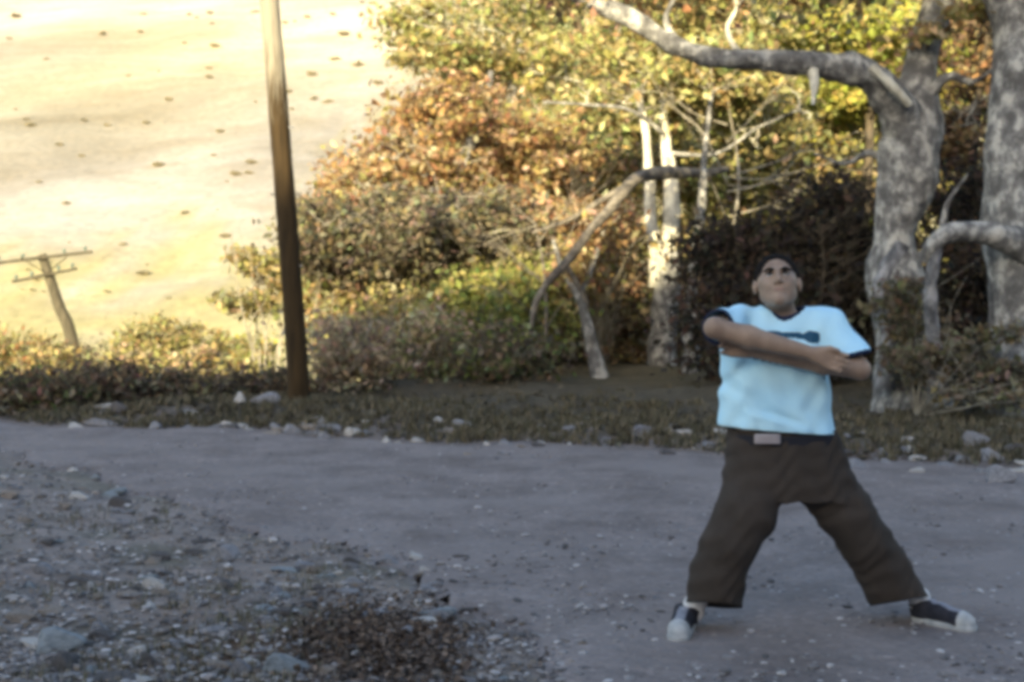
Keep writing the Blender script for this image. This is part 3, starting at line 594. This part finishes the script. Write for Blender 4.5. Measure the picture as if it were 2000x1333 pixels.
o = pebbles('verge_rubble', 5600, pr_rub, .007, .021, SP + [(.17, .14, .11)] * 2, 6); tag(o, 'coarse grey rubble covering the near left verge', 'gravel')
# leaf litter
def litter(name, n, fn, size, pal, seed, lab, up=2.2):
    r = np.random.default_rng(seed); P = np.array([fn(r) for _ in range(n)]); z = height(P[:, 0], P[:, 1]) + r.uniform(.004, .03, n)
    p = np.stack([P[:, 0], P[:, 1], z], -1); nrm = r.normal(size=(n, 3)) * .6; nrm[:, 2] += up; nrm /= np.linalg.norm(nrm, axis=1)[:, None]
    u = np.cross(nrm, r.normal(size=(n, 3))); u /= np.linalg.norm(u, axis=1)[:, None]; v = np.cross(nrm, u); s = size * r.uniform(.5, 1.4, (n, 1))
    V = np.stack([p - u * s, p - v * s * .6 + nrm * s * .3, p + u * s, p + v * s * .6 + nrm * s * .3], 1).reshape(-1, 3)
    pal = np.asarray(pal); t = np.repeat(pal[r.choice(len(pal), n)] * r.uniform(.6, 1.3, (n, 1)), 4, 0)
    o = mesh_np(name, V, np.arange(4 * n).reshape(n, 4), M['litter'], smooth=False, tint=t); tag(o, lab, 'fallen leaves', kind='stuff'); return o
def lt_patch(r): px = r.normal(745, 80); py = r.normal(1275, 40); py = max(py, 1170); d = F * CAMH / (py - HOR); return (px - 1000) * d / F, d
litter('leaf_litter', 5200, lt_patch, .017, [(.085, .062, .05), (.12, .09, .07), (.05, .038, .03), (.19, .15, .12)], 3, 'patch of brown dead leaves at the bottom of the near verge', up=1.2)
def lt_verge(r): x = r.uniform(-8, 9); y = far_edge(np.array(x)) + abs(r.normal(1.6, 1.8)) + .1; return x, float(y)
litter('fallen_leaves', 9000, lt_verge, .04, [(.13, .11, .075), (.09, .085, .06), (.17, .15, .11), (.06, .055, .04)], 4, 'dull fallen leaves carpeting the ground beneath the trees')
# grass tufts
def grass(name, n, fn, h, pal, seed, lab, w=.006):
    r = np.random.default_rng(seed); P = np.array([fn(r) for _ in range(n // 12)]); P = np.repeat(P, 12, 0); n = len(P); P = P + r.normal(size=(n, 2)) * .035
    z = height(P[:, 0], P[:, 1]); a = r.uniform(0, 6.28, n); ln = r.uniform(.1, .8, (n, 1)); hh = h * r.uniform(.4, 1.2, (n, 1))
    dr = np.stack([np.cos(a), np.sin(a), a * 0], -1); sd = np.stack([-np.sin(a), np.cos(a), a * 0], -1) * w
    b = np.stack([P[:, 0], P[:, 1], z - .01], -1); up = np.array([0, 0, 1.])
    m_ = b + dr * ln * hh * .35 + up * hh * .65; t_ = b + dr * ln * hh + up * hh
    V = np.stack([b - sd, b + sd, m_ + sd * .7, m_ - sd * .7, t_ + sd * .15, t_ - sd * .15], 1).reshape(-1, 3)
    i = np.arange(n)[:, None] * 6; Fq = np.concatenate([i + [0, 1, 2, 3], i + [3, 2, 4, 5]])
    pal = np.asarray(pal); t = np.repeat(pal[r.choice(len(pal), n)] * r.uniform(.6, 1.3, (n, 1)), 6, 0)
    o = mesh_np(name, V, Fq, M['litter'], smooth=False, tint=t); tag(o, lab, 'grass', kind='stuff'); return o
GP = [(.095, .09, .05), (.13, .11, .07), (.07, .065, .04), (.18, .15, .10)]
def g_verge(r): x = r.uniform(-8, 9); y = float(far_edge(np.array(x))) + .15 + abs(r.normal(0, 2.2)); return x, y
grass('verge_grass', 36000, g_verge, .10, GP, 8, 'short dull green grass between the road edge and the trees', .008)
def g_near(r):
    while True:
        px, py = r.uniform(-60, 700), r.uniform(930, 1550); d = F * CAMH / (py - HOR); x = (px - 1000) * d / F
        if d < near_edge(np.array(x)) - .1 and fbm(np.array([[x, d, 0.]]), 1.2, 2, 77)[0] > -.05: return x, d
grass('near_grass', 2600, g_near, .055, [(.13, .13, .09), (.16, .15, .11), (.10, .10, .07), (.22, .2, .15)], 9, 'sparse grey green grass growing through the near rubble', .0035)
# ---------------------------------------------------------------- person
class Field:
    def __init__(s, lo, hi, h):
        s.lo = np.array(lo, float); s.h = h; s.n = np.ceil((np.array(hi) - s.lo) / h).astype(int) + 1; s.D = np.full(s.n, 1.0, np.float32)
    def block(s, lo, hi):
        a = np.clip(np.floor((np.array(lo) - s.lo) / s.h).astype(int), 0, s.n); b = np.clip(np.ceil((np.array(hi) - s.lo) / s.h).astype(int) + 1, 0, s.n)
        sl = tuple(slice(int(i), int(j)) for i, j in zip(a, b))
        g = np.meshgrid(*[s.lo[k] + s.h * np.arange(a[k], b[k]) for k in range(3)], indexing='ij', sparse=True)
        return sl, [q.astype(np.float32) for q in g]
    def comb(s, sl, d, k, op='add'):
        if d.size == 0: return
        D = s.D[sl]
        if op == 'add':
            if k > 0: h = np.clip(.5 + .5 * (D - d) / k, 0, 1); s.D[sl] = D * (1 - h) + d * h - k * h * (1 - h)
            else: s.D[sl] = np.minimum(D, d)
        else:
            if k > 0: h = np.clip(.5 - .5 * (D + d) / k, 0, 1); s.D[sl] = D * (1 - h) - d * h + k * h * (1 - h)
            else: s.D[sl] = np.maximum(D, -d)
    def cap(s, a, b, ra, rb, k=.02, op='add', ys=1.0, nz=None):
        a = np.array(a, float); b = np.array(b, float); m = max(ra, rb) / min(ys, 1) + k + .02
        sl, (x, y, z) = s.block(np.minimum(a, b) - m, np.maximum(a, b) + m); yc = (a[1] + b[1]) / 2
        ab = b - a; ab2 = ab.copy(); ab2[1] *= ys; L = ab2 @ ab2 + 1e-9
        px, py, pz = x - a[0], (y - a[1]) * ys, z - a[2]
        t = np.clip((px * ab2[0] + py * ab2[1] + pz * ab2[2]) / L, 0, 1)
        d = np.sqrt((px - t * ab2[0]) ** 2 + (py - t * ab2[1]) ** 2 + (pz - t * ab2[2]) ** 2) - (ra + (rb - ra) * t)
        if nz is not None: d = d + nz(x, y, z)
        s.comb(sl, d, k, op)
    def ell(s, c, r, k=.02, op='add', rot=None):
        c = np.array(c, float); m = max(r) + k + .02; sl, (x, y, z) = s.block(c - m, c + m)
        p = [x - c[0], y - c[1], z - c[2]]
        if rot is not None: p = [rot[0, i] * p[0] + rot[1, i] * p[1] + rot[2, i] * p[2] for i in range(3)]
        q = np.sqrt((p[0] / r[0]) ** 2 + (p[1] / r[1]) ** 2 + (p[2] / r[2]) ** 2); q2 = np.sqrt((p[0] / r[0] ** 2) ** 2 + (p[1] / r[1] ** 2) ** 2 + (p[2] / r[2] ** 2) ** 2)
        s.comb(sl, q * (q - 1) / (q2 + 1e-6), k, op)
    def loft(s, zs, cx, cy, a, b, k=.03, op='add', e=2.4):
        zs = np.array(zs); o = np.argsort(zs); zs = zs[o]; cx, cy, a, b = [np.array(v, float)[o] for v in (cx, cy, a, b)]
        sl, (x, y, z) = s.block((min(cx - a) - .08, min(cy - b) - .08, zs[0] - .06), (max(cx + a) + .08, max(cy + b) + .08, zs[-1] + .06))
        zz = z.ravel(); f = lambda v: np.interp(zz, zs, v).reshape(z.shape).astype(np.float32)
        A, Bb = f(a), f(b); q = (np.abs((x - f(cx)) / A) ** e + np.abs((y - f(cy)) / Bb) ** e) ** (1 / e)
        d = (q - 1) * np.minimum(A, Bb); d = np.maximum(d, np.maximum(zs[0] - z, z - zs[-1])); s.comb(sl, d, k, op)
    def cut(s, p, n, k=0.):                       # remove everything on the side n points to
        n = np.array(n, float); n /= np.linalg.norm(n); sl, (x, y, z) = s.block(s.lo, s.lo + s.n * s.h)
        d = -((x - p[0]) * n[0] + (y - p[1]) * n[1] + (z - p[2]) * n[2]); s.comb(sl, d, k, 'sub')
    def noise(s, fn):
        sl, (x, y, z) = s.block(s.lo, s.lo + s.n * s.h); s.D += fn(x, y, z).astype(np.float32)
    def mesh(s):
        D = s.D; S = D < 0; nx, ny, nz = D.shape
        c = np.zeros((nx - 1, ny - 1, nz - 1), np.uint8)
        for i in (0, 1):
            for j in (0, 1):
                for k in (0, 1): c += S[i:nx - 1 + i, j:ny - 1 + j, k:nz - 1 + k]
        act = np.argwhere((c > 0) & (c < 8)); idx = np.full(c.shape, -1, np.int32); idx[tuple(act.T)] = np.arange(len(act))
        acc = np.zeros((len(act), 3)); cnt = np.zeros(len(act))
        for ax in range(3):
            o1, o2 = [q for q in range(3) if q != ax]
            for i in (0, 1):
                for j in (0, 1):
                    p = act.copy(); p[:, o1] += i; p[:, o2] += j; q = p.copy(); q[:, ax] += 1
                    d0 = D[tuple(p.T)]; d1 = D[tuple(q.T)]; m = (d0 < 0) != (d1 < 0); t = np.where(m, d0 / np.where(m, d0 - d1, 1), 0)
                    pt = p.astype(float); pt[:, ax] += t; acc[m] += pt[m]; cnt[m] += 1
        V = s.lo + s.h * acc / cnt[:, None]; Fs = []
        for ax in range(3):
            o1, o2 = [(1, 2), (2, 0), (0, 1)][ax]
            A = np.moveaxis(S, ax, 0)[:-1]; B2 = np.moveaxis(S, ax, 0)[1:]
            e = np.argwhere(np.moveaxis(A != B2, 0, ax)); m = (e[:, o1] > 0) & (e[:, o2] > 0) & (e[:, o1] < s.n[o1] - 1) & (e[:, o2] < s.n[o2] - 1); e = e[m]
            def g(a, b): q = e.copy(); q[:, o1] -= a; q[:, o2] -= b; return idx[tuple(q.T)]
            f = np.stack([g(1, 1), g(0, 1), g(0, 0), g(1, 0)], -1); fl = S[tuple(e.T)]; f[~fl] = f[~fl][:, ::-1]; Fs.append(f)
        Fq = np.concatenate(Fs); Fq = Fq[(Fq >= 0).all(1)]; return V, Fq
def split_obj(name, V, Fq, m, parent):
    u, inv = np.unique(Fq, return_inverse=True); return mesh_np(name, V[u], inv.reshape(Fq.shape), m, parent)
def relax(V, Fq, it=2):
    e = np.concatenate([Fq[:, [0, 1]], Fq[:, [1, 2]], Fq[:, [2, 3]], Fq[:, [3, 0]]])
    for _ in range(it):
        a = np.zeros_like(V); n = np.zeros(len(V)); 
        for c in range(3): a[:, c] = np.bincount(e[:, 0], V[e[:, 1], c], len(V)) + np.bincount(e[:, 1], V[e[:, 0], c], len(V))
        n = np.bincount(e[:, 0], minlength=len(V)) + np.bincount(e[:, 1], minlength=len(V)); V = V * .5 + .5 * a / np.maximum(n, 1)[:, None]
    return V
M['skin'] = mat('skin', (.24, .165, .12), (.34, .24, .175), 14, rough=.55, spec=.4)
M['shirt'] = mat('shirt_cotton', (.45, .76, .95), (.54, .83, .96), 5, rough=.9, bump=.003, bscale=14)
M['navy'] = mat('navy_rib', (.010, .018, .05), rough=.9)
M['print'] = mat('chest_print', (.012, .06, .12), (.02, .09, .16), 30, rough=.7)
M['trouser'] = mat('brown_trouser_cloth', (.036, .029, .024), (.052, .042, .035), 5, rough=.95, bump=.006, bscale=10)
M['belt'] = mat('belt', (.012, .013, .02), rough=.6); M['buckle'] = mat('buckle', (.42, .36, .36), (.5, .45, .45), 20, rough=.4, metal=.5)
M['hair'] = mat('hair', (.006, .005, .005), (.014, .011, .010), 60, rough=.85, spec=.1)
M['white_sock'] = mat('sock', (.6, .6, .6), rough=.95); M['shoe_black'] = mat('shoe_canvas', (.015, .017, .025), (.03, .03, .04), 40, rough=.8)
M['shoe_white'] = mat('shoe_rubber', (.30, .32, .33), (.44, .45, .45), 25, rough=.6); M['shoe_grey'] = mat('shoe_grey', (.2, .21, .25), (.26, .27, .31), 25, rough=.8)
M['eye_dark'] = mat('eye_dark', (.02, .015, .012), rough=.2, spec=.6); M['eye_white'] = mat('eye_white', (.5, .48, .46), rough=.3)
M['lip'] = mat('lip', (.30, .17, .15), rough=.5); M['lens'] = mat('dark_lens', (.02, .02, .02), rough=.15, spec=.7)
pr = empty('person', (1.2, 5.27, 0)); tag(pr, 'person in pale blue ringer t-shirt and wide brown trousers, arms crossed, legs wide apart', 'person')
w = lambda px, py, y: np.array(W(px, py, y))
# joints
RS, RE, RW = w(1440, 634, 5.22), w(1396, 641, 4.99), w(1584, 690, 4.985)
LS, LE, LW = w(1618, 638, 5.22), w(1680, 722, 5.10), w(1470, 686, 5.06)
HC = w(1518, 556, 5.20)                                 # head centre
th = R(21); ro = R(-3)
Rx = np.array([[1, 0, 0], [0, math.cos(th), math.sin(th)], [0, -math.sin(th), math.cos(th)]])
Rz = np.array([[math.cos(ro), 0, math.sin(ro)], [0, 1, 0], [-math.sin(ro), 0, math.cos(ro)]])
ya = R(-9); Ry_ = np.array([[math.cos(ya), -math.sin(ya), 0], [math.sin(ya), math.cos(ya), 0], [0, 0, 1]])
HR = Ry_ @ Rz @ Rx                                            # columns are the head's own axes
def hp(x, y, z): return HC + HR @ np.array([x, y, z])
Bd = Field((.55, 4.80, -.02), (2.0, 5.62, 1.58), .005)
# torso and legs (under the clothes)
zt = [w(1520, q, 5.24)[2] for q in (628, 680, 750, 830, 900)]
Bd.loft(zt, [1.085 + 0 * q for q in zt], [5.25] * 5, [.175, .19, .18, .175, .165], [.095, .105, .10, .105, .11], .04)
KN = [(w(1428, 1050, 5.20), w(1356, 1182, 5.27)), (w(1684, 1050, 5.285), w(1796, 1168, 5.37))]
for (hip, (kn, an)) in zip((w(1478, 905, 5.25), w(1585, 900, 5.26)), KN):
    Bd.cap(hip, kn, .085, .058, .04); Bd.cap(kn, an, .056, .031, .02)
    Bd.cap(an, an + [-.012 if an[0] < 1 else .004, -.01, -.05], .030, .024, .02)
Bd.cap((.722, 5.285, .055), (.672, 5.12, .045), .024, .02, .02); Bd.cap((1.722, 5.375, .055), (1.81, 5.265, .045), .024, .02, .02)
# neck and shoulders
nb = w(1528, 625, 5.24); Bd.cap(nb, hp(0, .02, -.05), .062, .056, .03)
Bd.cap(RS, LS, .05, .05, .03)
# arms
for (S_, E_, W_) in ((RS, RE, RW), (LS, LE, LW)):
    Bd.cap(S_, E_, .052, .038, .02); mid = E_ + (W_ - E_) * .35
    Bd.cap(E_, mid, .040, .043, .02); Bd.cap(mid, W_, .043, .027, .02, ys=1.1)
# hands
def hand(wr, ax, up, fr, curl, thumb_s):
    ax = ax / np.linalg.norm(ax); up = up - ax * (up @ ax); up /= np.linalg.norm(up); pn = np.cross(ax, up) * fr   # pn: palm side
    c0 = wr + ax * .02
    for q in (-1, -.33, .33, 1): Bd.cap(c0 + up * q * .016, wr + ax * .085 + up * q * .03, .017, .0125, .010)
    Ls = [.062, .075, .070, .055]
    for q, L in zip((1, .33, -.33, -1), Ls):
        p = wr + ax * .085 + up * q * .031; a = 0; d = ax + up * q * .03
        for s_, (l, r0, r1) in enumerate(((.48, .0105, .0095), (.30, .0095, .0088), (.24, .0088, .0078))):
            a += curl; e = p + (d * math.cos(a) + pn * math.sin(a)) * L * l * 1.15; Bd.cap(p, e, r0, r1, .004); p = e
    p = wr + ax * .03 + up * .022 * thumb_s; d = ax * .9 + up * .45 * thumb_s + pn * .2
    e = p + d * .038; Bd.cap(p, e, .015, .012, .008); e2 = e + (ax * .95 + up * .02 * thumb_s + pn * .35) * .030; Bd.cap(e, e2, .0115, .0095, .004)
hand(RW, RW - RE + np.array([.02, 0, -.03]), np.array([0, 0, 1.]), 1, .52, 1)
hand(LW, LW - LE + np.array([0, -.06, .02]), np.array([0, 0, 1.]), -1, .30, 1)
# head
Bd.ell(hp(0, .018, .028), (.083, .096, .092), .03, rot=HR); Bd.ell(hp(0, -.028, -.035), (.071, .066, .074), .03, rot=HR)
Bd.cap(hp(-.048, -.025, -.060), hp(0, -.075, -.095), .022, .022, .02); Bd.cap(hp(.048, -.025, -.060), hp(0, -.075, -.095), .022, .022, .02)
Bd.cap(hp(-.05, -.055, -.012), hp(-.03, -.075, -.03), .018, .014, .02); Bd.cap(hp(.05, -.055, -.012), hp(.03, -.075, -.03), .018, .014, .02)
Bd.cap(hp(-.038, -.078, .030), hp(.038, -.078, .030), .011, .011, .012)
Bd.ell(hp(-.032, -.094, .010), (.017, .014, .012), .008, 'sub', HR); Bd.ell(hp(.032, -.094, .010), (.017, .014, .012), .008, 'sub', HR)
Bd.cap(hp(0, -.088, .018), hp(0, -.110, -.024), .008, .0125, .010); Bd.cap(hp(-.013, -.098, -.028), hp(.013, -.098, -.028), .009, .009, .006)
Bd.cap(hp(-.019, -.088, -.052), hp(.019, -.088, -.052), .009, .009, .008); Bd.cap(hp(-.016, -.086, -.064), hp(.016, -.086, -.064), .008, .008, .006)
Bd.cap(hp(-.02, -.099, -.058), hp(.02, -.099, -.058), .0035, .0035, .004, 'sub')
for s_ in (-1, 1): Bd.ell(hp(s_ * .089, .012, -.004), (.010, .020, .031), .008, rot=HR)
V, Fq = Bd.mesh(); V = relax(V, Fq, 1); split_obj('body', V, Fq, M['skin'], pr)
del Bd
# face details
def blob(name, c, r, m, parent, rot=HR, seg=14):
    a = np.linspace(0, math.pi, 9); b = np.linspace(0, 2 * math.pi, seg, endpoint=False); V = []
    for t in a: V.append(np.stack([np.sin(t) * np.cos(b), np.sin(t) * np.sin(b), np.cos(t) + 0 * b], -1))
    V = np.concatenate(V) * r; V = V @ rot.T + c; i = np.arange(8 * seg); j = (i // seg) * seg + (i % seg + 1) % seg
    return mesh_np(name, V, np.stack([i, i + seg, j + seg, j], -1), m, parent)
for s_ in (-1, 1):
    e = blob('eye', hp(s_ * .032, -.079, .010), np.array([.0125, .0115, .0095]), M['eye_white'], pr)
    blob('iris', hp(s_ * .032, -.0888, .009), np.array([.0062, .0028, .0062]), M['eye_dark'], e)
    quads_obj('eyebrow', [tube([Vector(hp(s_ * .014, -.093, .026)), Vector(hp(s_ * .034, -.091, .033)), Vector(hp(s_ * .052, -.078, .027))], [.0058, .0068, .004], 8)], M['hair'], pr)
    quads_obj('eyelid', [tube([Vector(hp(s_ * .019, -.085, .014)), Vector(hp(s_ * .032, -.0905, .0185)), Vector(hp(s_ * .046, -.082, .013))], [.0036, .0048, .0036], 6)], M['hair'], pr)
quads_obj('lips', [tube([Vector(hp(-.023, -.090, -.0585)), Vector(hp(0, -.0985, -.0575)), Vector(hp(.023, -.090, -.0585))], [.002, .0042, .002], 8)], M['lip'], pr)
# hair
H = Field(HC - .16, HC + .17, .004)
H.ell(hp(0, .026, .042), (.0895, .100, .095), .01, rot=HR)
H.ell(hp(0, -.075, -.028), (.070, .075, .085), .02, 'sub', HR); H.cut(hp(0, .02, -.015), HR @ np.array([0, -.35, -1.]), .01)
H.ell(hp(0, -.095, .045), (.072, .052, .066), .015, 'sub', HR)
H.noise(lambda x, y, z: .002 * np.sin(x * 190 + 2 * np.sin(z * 90)) * np.sin(z * 150 + y * 120) + .0014 * np.sin(x * 420 + y * 300))
V, Fq = H.mesh(); split_obj('hair', V, Fq, M['hair'], pr)
# shirt
wr_ = lambda x, y, z: .003 * np.sin((x * .8 + z * 1.0) * 30 + 2.2 * np.sin(z * 17 + x * 9)) * np.clip((1.22 - z) * 4, .25, 1) + .0025 * np.sin(x * 33 - z * 40 + 1.7 * np.sin(x * 21)) + .0025 * np.sin(x * 60 + 2 * np.sin(z * 12))
Sh = Field((.62, 4.84, .74), (1.62, 5.56, 1.42), .0055)
pys = [612, 640, 685, 750, 800, 870]; zt = [w(1520, q, 5.24)[2] for q in pys]
Sh.loft(zt, [w(q, 0, 5.24)[0] for q in (1526, 1524, 1516, 1513, 1514, 1520)], [5.25] * 6, [q * 5.24 / F for q in (70, 100, 108, 107, 109, 117)], [.09, .125, .148, .142, .138, .150], .03, e=2.5)
Sh.cap(RS + [.01, 0, 0], LS + [-.01, 0, 0], .072, .070, .03); Sh.cap(nb + [-.06, 0, -.03], nb + [.06, 0, -.03], .085, .085, .03)
RSe = RS + (RE - RS) * .92; Sh.cap(RS, RSe, .074, .070, .03)
LSe = LS + (LE - LS) * .80; Sh.cap(LS, LSe, .072, .080, .03)
Sh.cap(w(1600, 640, 5.22), w(1640, 690, 5.17), .08, .07, .03)
Sh.noise(wr_)
cr0 = w(1480, 800, 5.12); cr1 = w(1440, 730, 5.12)
Sh.noise(lambda x, y, z: .010 * np.exp(-(((z - cr0[2]) + .30 * (x - cr0[0])) / .014) ** 2) * np.clip(1 - np.abs(x - cr0[0] - .09) / .16, 0, 1) - .008 * np.exp(-(((z - cr0[2] + .03) + .30 * (x - cr0[0])) / .014) ** 2) * np.clip(1 - np.abs(x - cr0[0] - .09) / .18, 0, 1) + .007 * np.exp(-(((z - cr1[2]) - 1.1 * (x - cr1[0])) / .03) ** 2) * (z < 1.16))
D0 = Sh.D.copy(); Sh.D = np.maximum(D0, -(D0 + .013))
ha, hb = w(1405, 836, 5.11), w(1636, 853, 5.11); t_ = hb - ha; hemn = np.array([t_[2], 0, -t_[0]]); Sh.cut(ha, hemn)
Sh.cut  # (sleeve openings below cut only near the sleeve)
def cut_local(Fd, p, n, rad):
    n = np.array(n, float); n /= np.linalg.norm(n); sl, (x, y, z) = Fd.block(p - rad, p + rad)
    pl = (x - p[0]) * n[0] + (y - p[1]) * n[1] + (z - p[2]) * n[2]; sp = np.sqrt((x - p[0]) ** 2 + (y - p[1]) ** 2 + (z - p[2]) ** 2) - rad
    Fd.comb(sl, np.maximum(-pl, sp), 0, 'sub')
ln_ = np.array([.25, -.15, -.95]); rn_ = RE - RS
LH = w(1664, 700, 5.15); cut_local(Sh, LH, ln_, .14)
RH = RS + (RE - RS) * .86; cut_local(Sh, RH, rn_, .12)
Sh.cap(nb + [0, 0, -.09], nb + [0, -.03, .12], .062, .074, .01, 'sub')
V, Fq = Sh.mesh(); V = relax(V, Fq, 1)
fc = V[Fq].mean(1)
nbv = nb + np.array([0, -.012, -.0]); rad = np.sqrt((fc[:, 0] - nbv[0]) ** 2 + ((fc[:, 1] - nbv[1]) * 1.0) ** 2)
collar = (rad < .090) & (fc[:, 2] > nb[2] - .06)
def near_plane(p, n, rd, wd): n = np.array(n) / np.linalg.norm(n); return (np.abs((fc - p) @ n) < wd) & (np.linalg.norm(fc - p, axis=1) < rd)
cuffL = near_plane(LH, ln_, .125, .016); cuffR = near_plane(RH, rn_, .11, .013)
pxx = 1000 + fc[:, 0] * F / fc[:, 1]; pyy = HOR + (CAMH - fc[:, 2]) * F / fc[:, 1]
front = fc[:, 1] < 5.2
u1 = (pxx - 1496) / 106; b1 = (u1 > 0) & (u1 < 1) & (np.abs(pyy - (651 + 9 * u1)) < np.interp(u1, [0, .1, .45, .7, .78, .95, 1], [2, 5, 5, 6, 11, 11, 6]))
u2 = (pxx - 1462) / 72; b2 = (u2 > 0) & (u2 < 1) & (np.abs(pyy - (692 + 14 * u2)) < 8)
prt = front & (b1 | b2) & ~collar
rest = ~(collar | cuffL | cuffR | prt)
so = split_obj('shirt', V, Fq[rest], M['shirt'], pr)
split_obj('collar', V, Fq[collar], M['navy'], so); split_obj('sleeve_cuff', V, Fq[cuffL], M['navy'], so); split_obj('sleeve_cuff', V, Fq[cuffR & ~cuffL], M['navy'], so); split_obj('chest_print', V, Fq[prt], M['print'], so)
del Sh
# trousers
Tr = Field((.60, 4.92, .04), (1.92, 5.62, .88), .006)
zt = [w(1530, q, 5.24)[2] for q in (838, 880, 930, 975)]
Tr.loft(zt, [w(q, 0, 5.24)[0] for q in (1530, 1534, 1540, 1552)], [5.26] * 4, [q * 5.24 / F for q in (104, 116, 120, 112)], [.128, .145, .15, .14], .03, e=2.6)
def chain(pts, rr, k=.035):
    for a, b, r0, r1 in zip(pts[:-1], pts[1:], rr[:-1], rr[1:]): Tr.cap(a, b, r0, r1, k)
chain([w(1480, 920, 5.26), w(1458, 1000, 5.2), w(1425, 1060, 5.19), w(1402, 1120, 5.22), w(1390, 1215, 5.26)], [.125, .118, .108, .108, .124])
chain([w(1588, 920, 5.27), w(1652, 1000, 5.27), w(1690, 1060, 5.29), w(1722, 1110, 5.32), w(1772, 1205, 5.37)], [.122, .110, .104, .106, .124])
Tr.noise(lambda x, y, z: .0012 * np.sin(z * 62 + 5 * np.sin(x * 7 + y * 5)) * np.clip((.55 - z) * 3, .15, 1) + .0025 * np.sin(x * 60 + z * 25) + .0022 * np.sin(z * 75 - x * 50 + 2 * np.sin(y * 20 + x * 30)))
D0 = Tr.D.copy(); Tr.D = np.maximum(D0, -(D0 + .014))
p0, p1 = w(1335, 1176, 5.16), w(1452, 1187, 5.16); t_ = p1 - p0
def halfcut(side, p0, p1, xm):
    t_ = p1 - p0; n = np.array([t_[2], -.30 * t_[0], -t_[0]]); n /= np.linalg.norm(n); lo = Tr.lo.copy(); hi = Tr.lo + Tr.n * Tr.h
    if side < 0: hi[0] = xm
    else: lo[0] = xm
    sl, (x, y, z) = Tr.block(lo, hi); Tr.comb(sl, -((x - p0[0]) * n[0] + (y - p0[1] + .01) * n[1] + (z - p0[2]) * n[2]) , 0, 'sub')
halfcut(-1, w(1335, 1172, 5.16), w(1452, 1184, 5.16), 1.17); halfcut(1, w(1700, 1182, 5.27), w(1818, 1162, 5.27), 1.17)
V, Fq = Tr.mesh(); V = relax(V, Fq, 1); tro = split_obj('trousers', V, Fq, M['trouser'], pr)
del Tr
# side pocket flap on the left leg, fly seam
Pk = Field((.70, 5.0, .38), (.96, 5.45, .62), .005)
Pk.ell(w(1412, 1003, 5.21), (.030, .085, .075), .01, rot=np.array([[.95, 0, -.3], [0, 1, 0], [.3, 0, .95]]).T)
V, Fq = Pk.mesh(); split_obj('side_pocket', V, Fq, M['trouser'], tro)
bw = lambda px, py, y: Vector(W(px, py, y))
bt = Field((.8, 5.02, .72), (1.4, 5.5, .86), .004)
zb = w(1530, 857, 5.24)[2]
bt.loft([zb - .021, zb + .021], [w(1531, 0, 5.24)[0]] * 2, [5.26] * 2, [.222, .222], [.139, .139], 0, e=2.6)
bt.loft([zb - .05, zb + .05], [w(1531, 0, 5.24)[0]] * 2, [5.26] * 2, [.205, .205], [.122, .122], 0, 'sub', e=2.6)
V, Fq = bt.mesh(); be = split_obj('belt', V, Fq, M['belt'], pr)
bk = Field((.92, 5.05, .74), (1.14, 5.17, .86), .0035); bc = w(1499, 858, 5.112)
bk.loft([bc[2] - .020, bc[2] + .020], [bc[0]] * 2, [bc[1]] * 2, [.052, .052], [.010, .010], 0, e=6)
V, Fq = bk.mesh(); split_obj('buckle', V, Fq, M['buckle'], be)
# shoes and socks
def shoe(heel, toe, ank, up_):
    heel = np.array(heel, float); toe = np.array(toe, float); ax = toe - heel; L = np.linalg.norm(ax); ax /= L; sd = np.array([-ax[1], ax[0], 0])
    lo = np.minimum(heel, toe) - .09; hi = np.maximum(heel, toe) + .09; lo[2] = -.01; hi[2] = .24; s = .0045
    gz0 = .012
    U = Field(lo, hi, s); P = lambda t, h, q=0: heel + ax * L * t + sd * q + np.array([0, 0, gz0 + h])
    U.cap(P(.14, .045), P(.45, .05), .042, .042, .02); U.cap(P(.45, .05), P(.80, .036), .042, .040, .02); U.cap(P(.80, .03), P(.88, .03), .044, .036, .02)
    U.cap(P(.13, .04), P(.16, .085), .046, .044, .02); U.cap(P(.18, .05), ank + np.array([0, 0, -.01]), .042, .043, .03); U.cut(np.array([0, 0, gz0 + .02]), (0, 0, -1)); U.cut(ank + [0, 0, .0], (0, 0, 1))
    V, Fq = U.mesh(); V = relax(V, Fq, 1); c = V[Fq].mean(1); rel = (c - heel) @ ax / L; hh = c[:, 2]; side = (c - heel) @ sd
    cap_ = rel > .80; tongue = (~cap_) & (np.abs(side) < .020) & (hh > .06) & (rel > .25)
    o = split_obj('shoe', V, Fq[~cap_ & ~tongue], M['shoe_black'], pr); split_obj('toe_cap', V, Fq[cap_], M['shoe_white'], o); split_obj('tongue', V, Fq[tongue], M['shoe_grey'], o)
    S2 = Field(lo, hi, s)
    for q in (0,): S2.cap(P(.13, .015), P(.5, .015), .044, .043, .02); S2.cap(P(.5, .015), P(.86, .015), .043, .046, .02)
    S2.cut(np.array([0, 0, gz0 - .008]), (0, 0, -1)); S2.cut(np.array([0, 0, gz0 + .026]), (0, 0, 1)); V, Fq = S2.mesh(); split_obj('sole', V, Fq, M['shoe_white'], o)
    for t in (.42, .50, .58, .66):
        hz = .092 - (t - .42) * .14
        quads_obj('lace', [tube([Vector(P(t, hz - .012, -.026)), Vector(P(t + .01, hz + .004, 0)), Vector(P(t, hz - .012, .026))], [.003, .0034, .003], 6)], M['shoe_white'], o)
    k = Field(ank - .12, ank + .15, .0045); k.cap(ank + [0, 0, -.03], ank, .042, .043, .01); k.cap(ank, ank + up_, .043, .044, .01); V, Fq = k.mesh(); split_obj('sock', V, Fq, M['white_sock'], pr)
shoe((.728, 5.315, 0), (.650, 5.045, 0), KN[0][1], (KN[0][0] - KN[0][1]) * .22); shoe((1.70, 5.405, 0), (1.875, 5.19, 0), KN[1][1], (KN[1][0] - KN[1][1]) * .22)
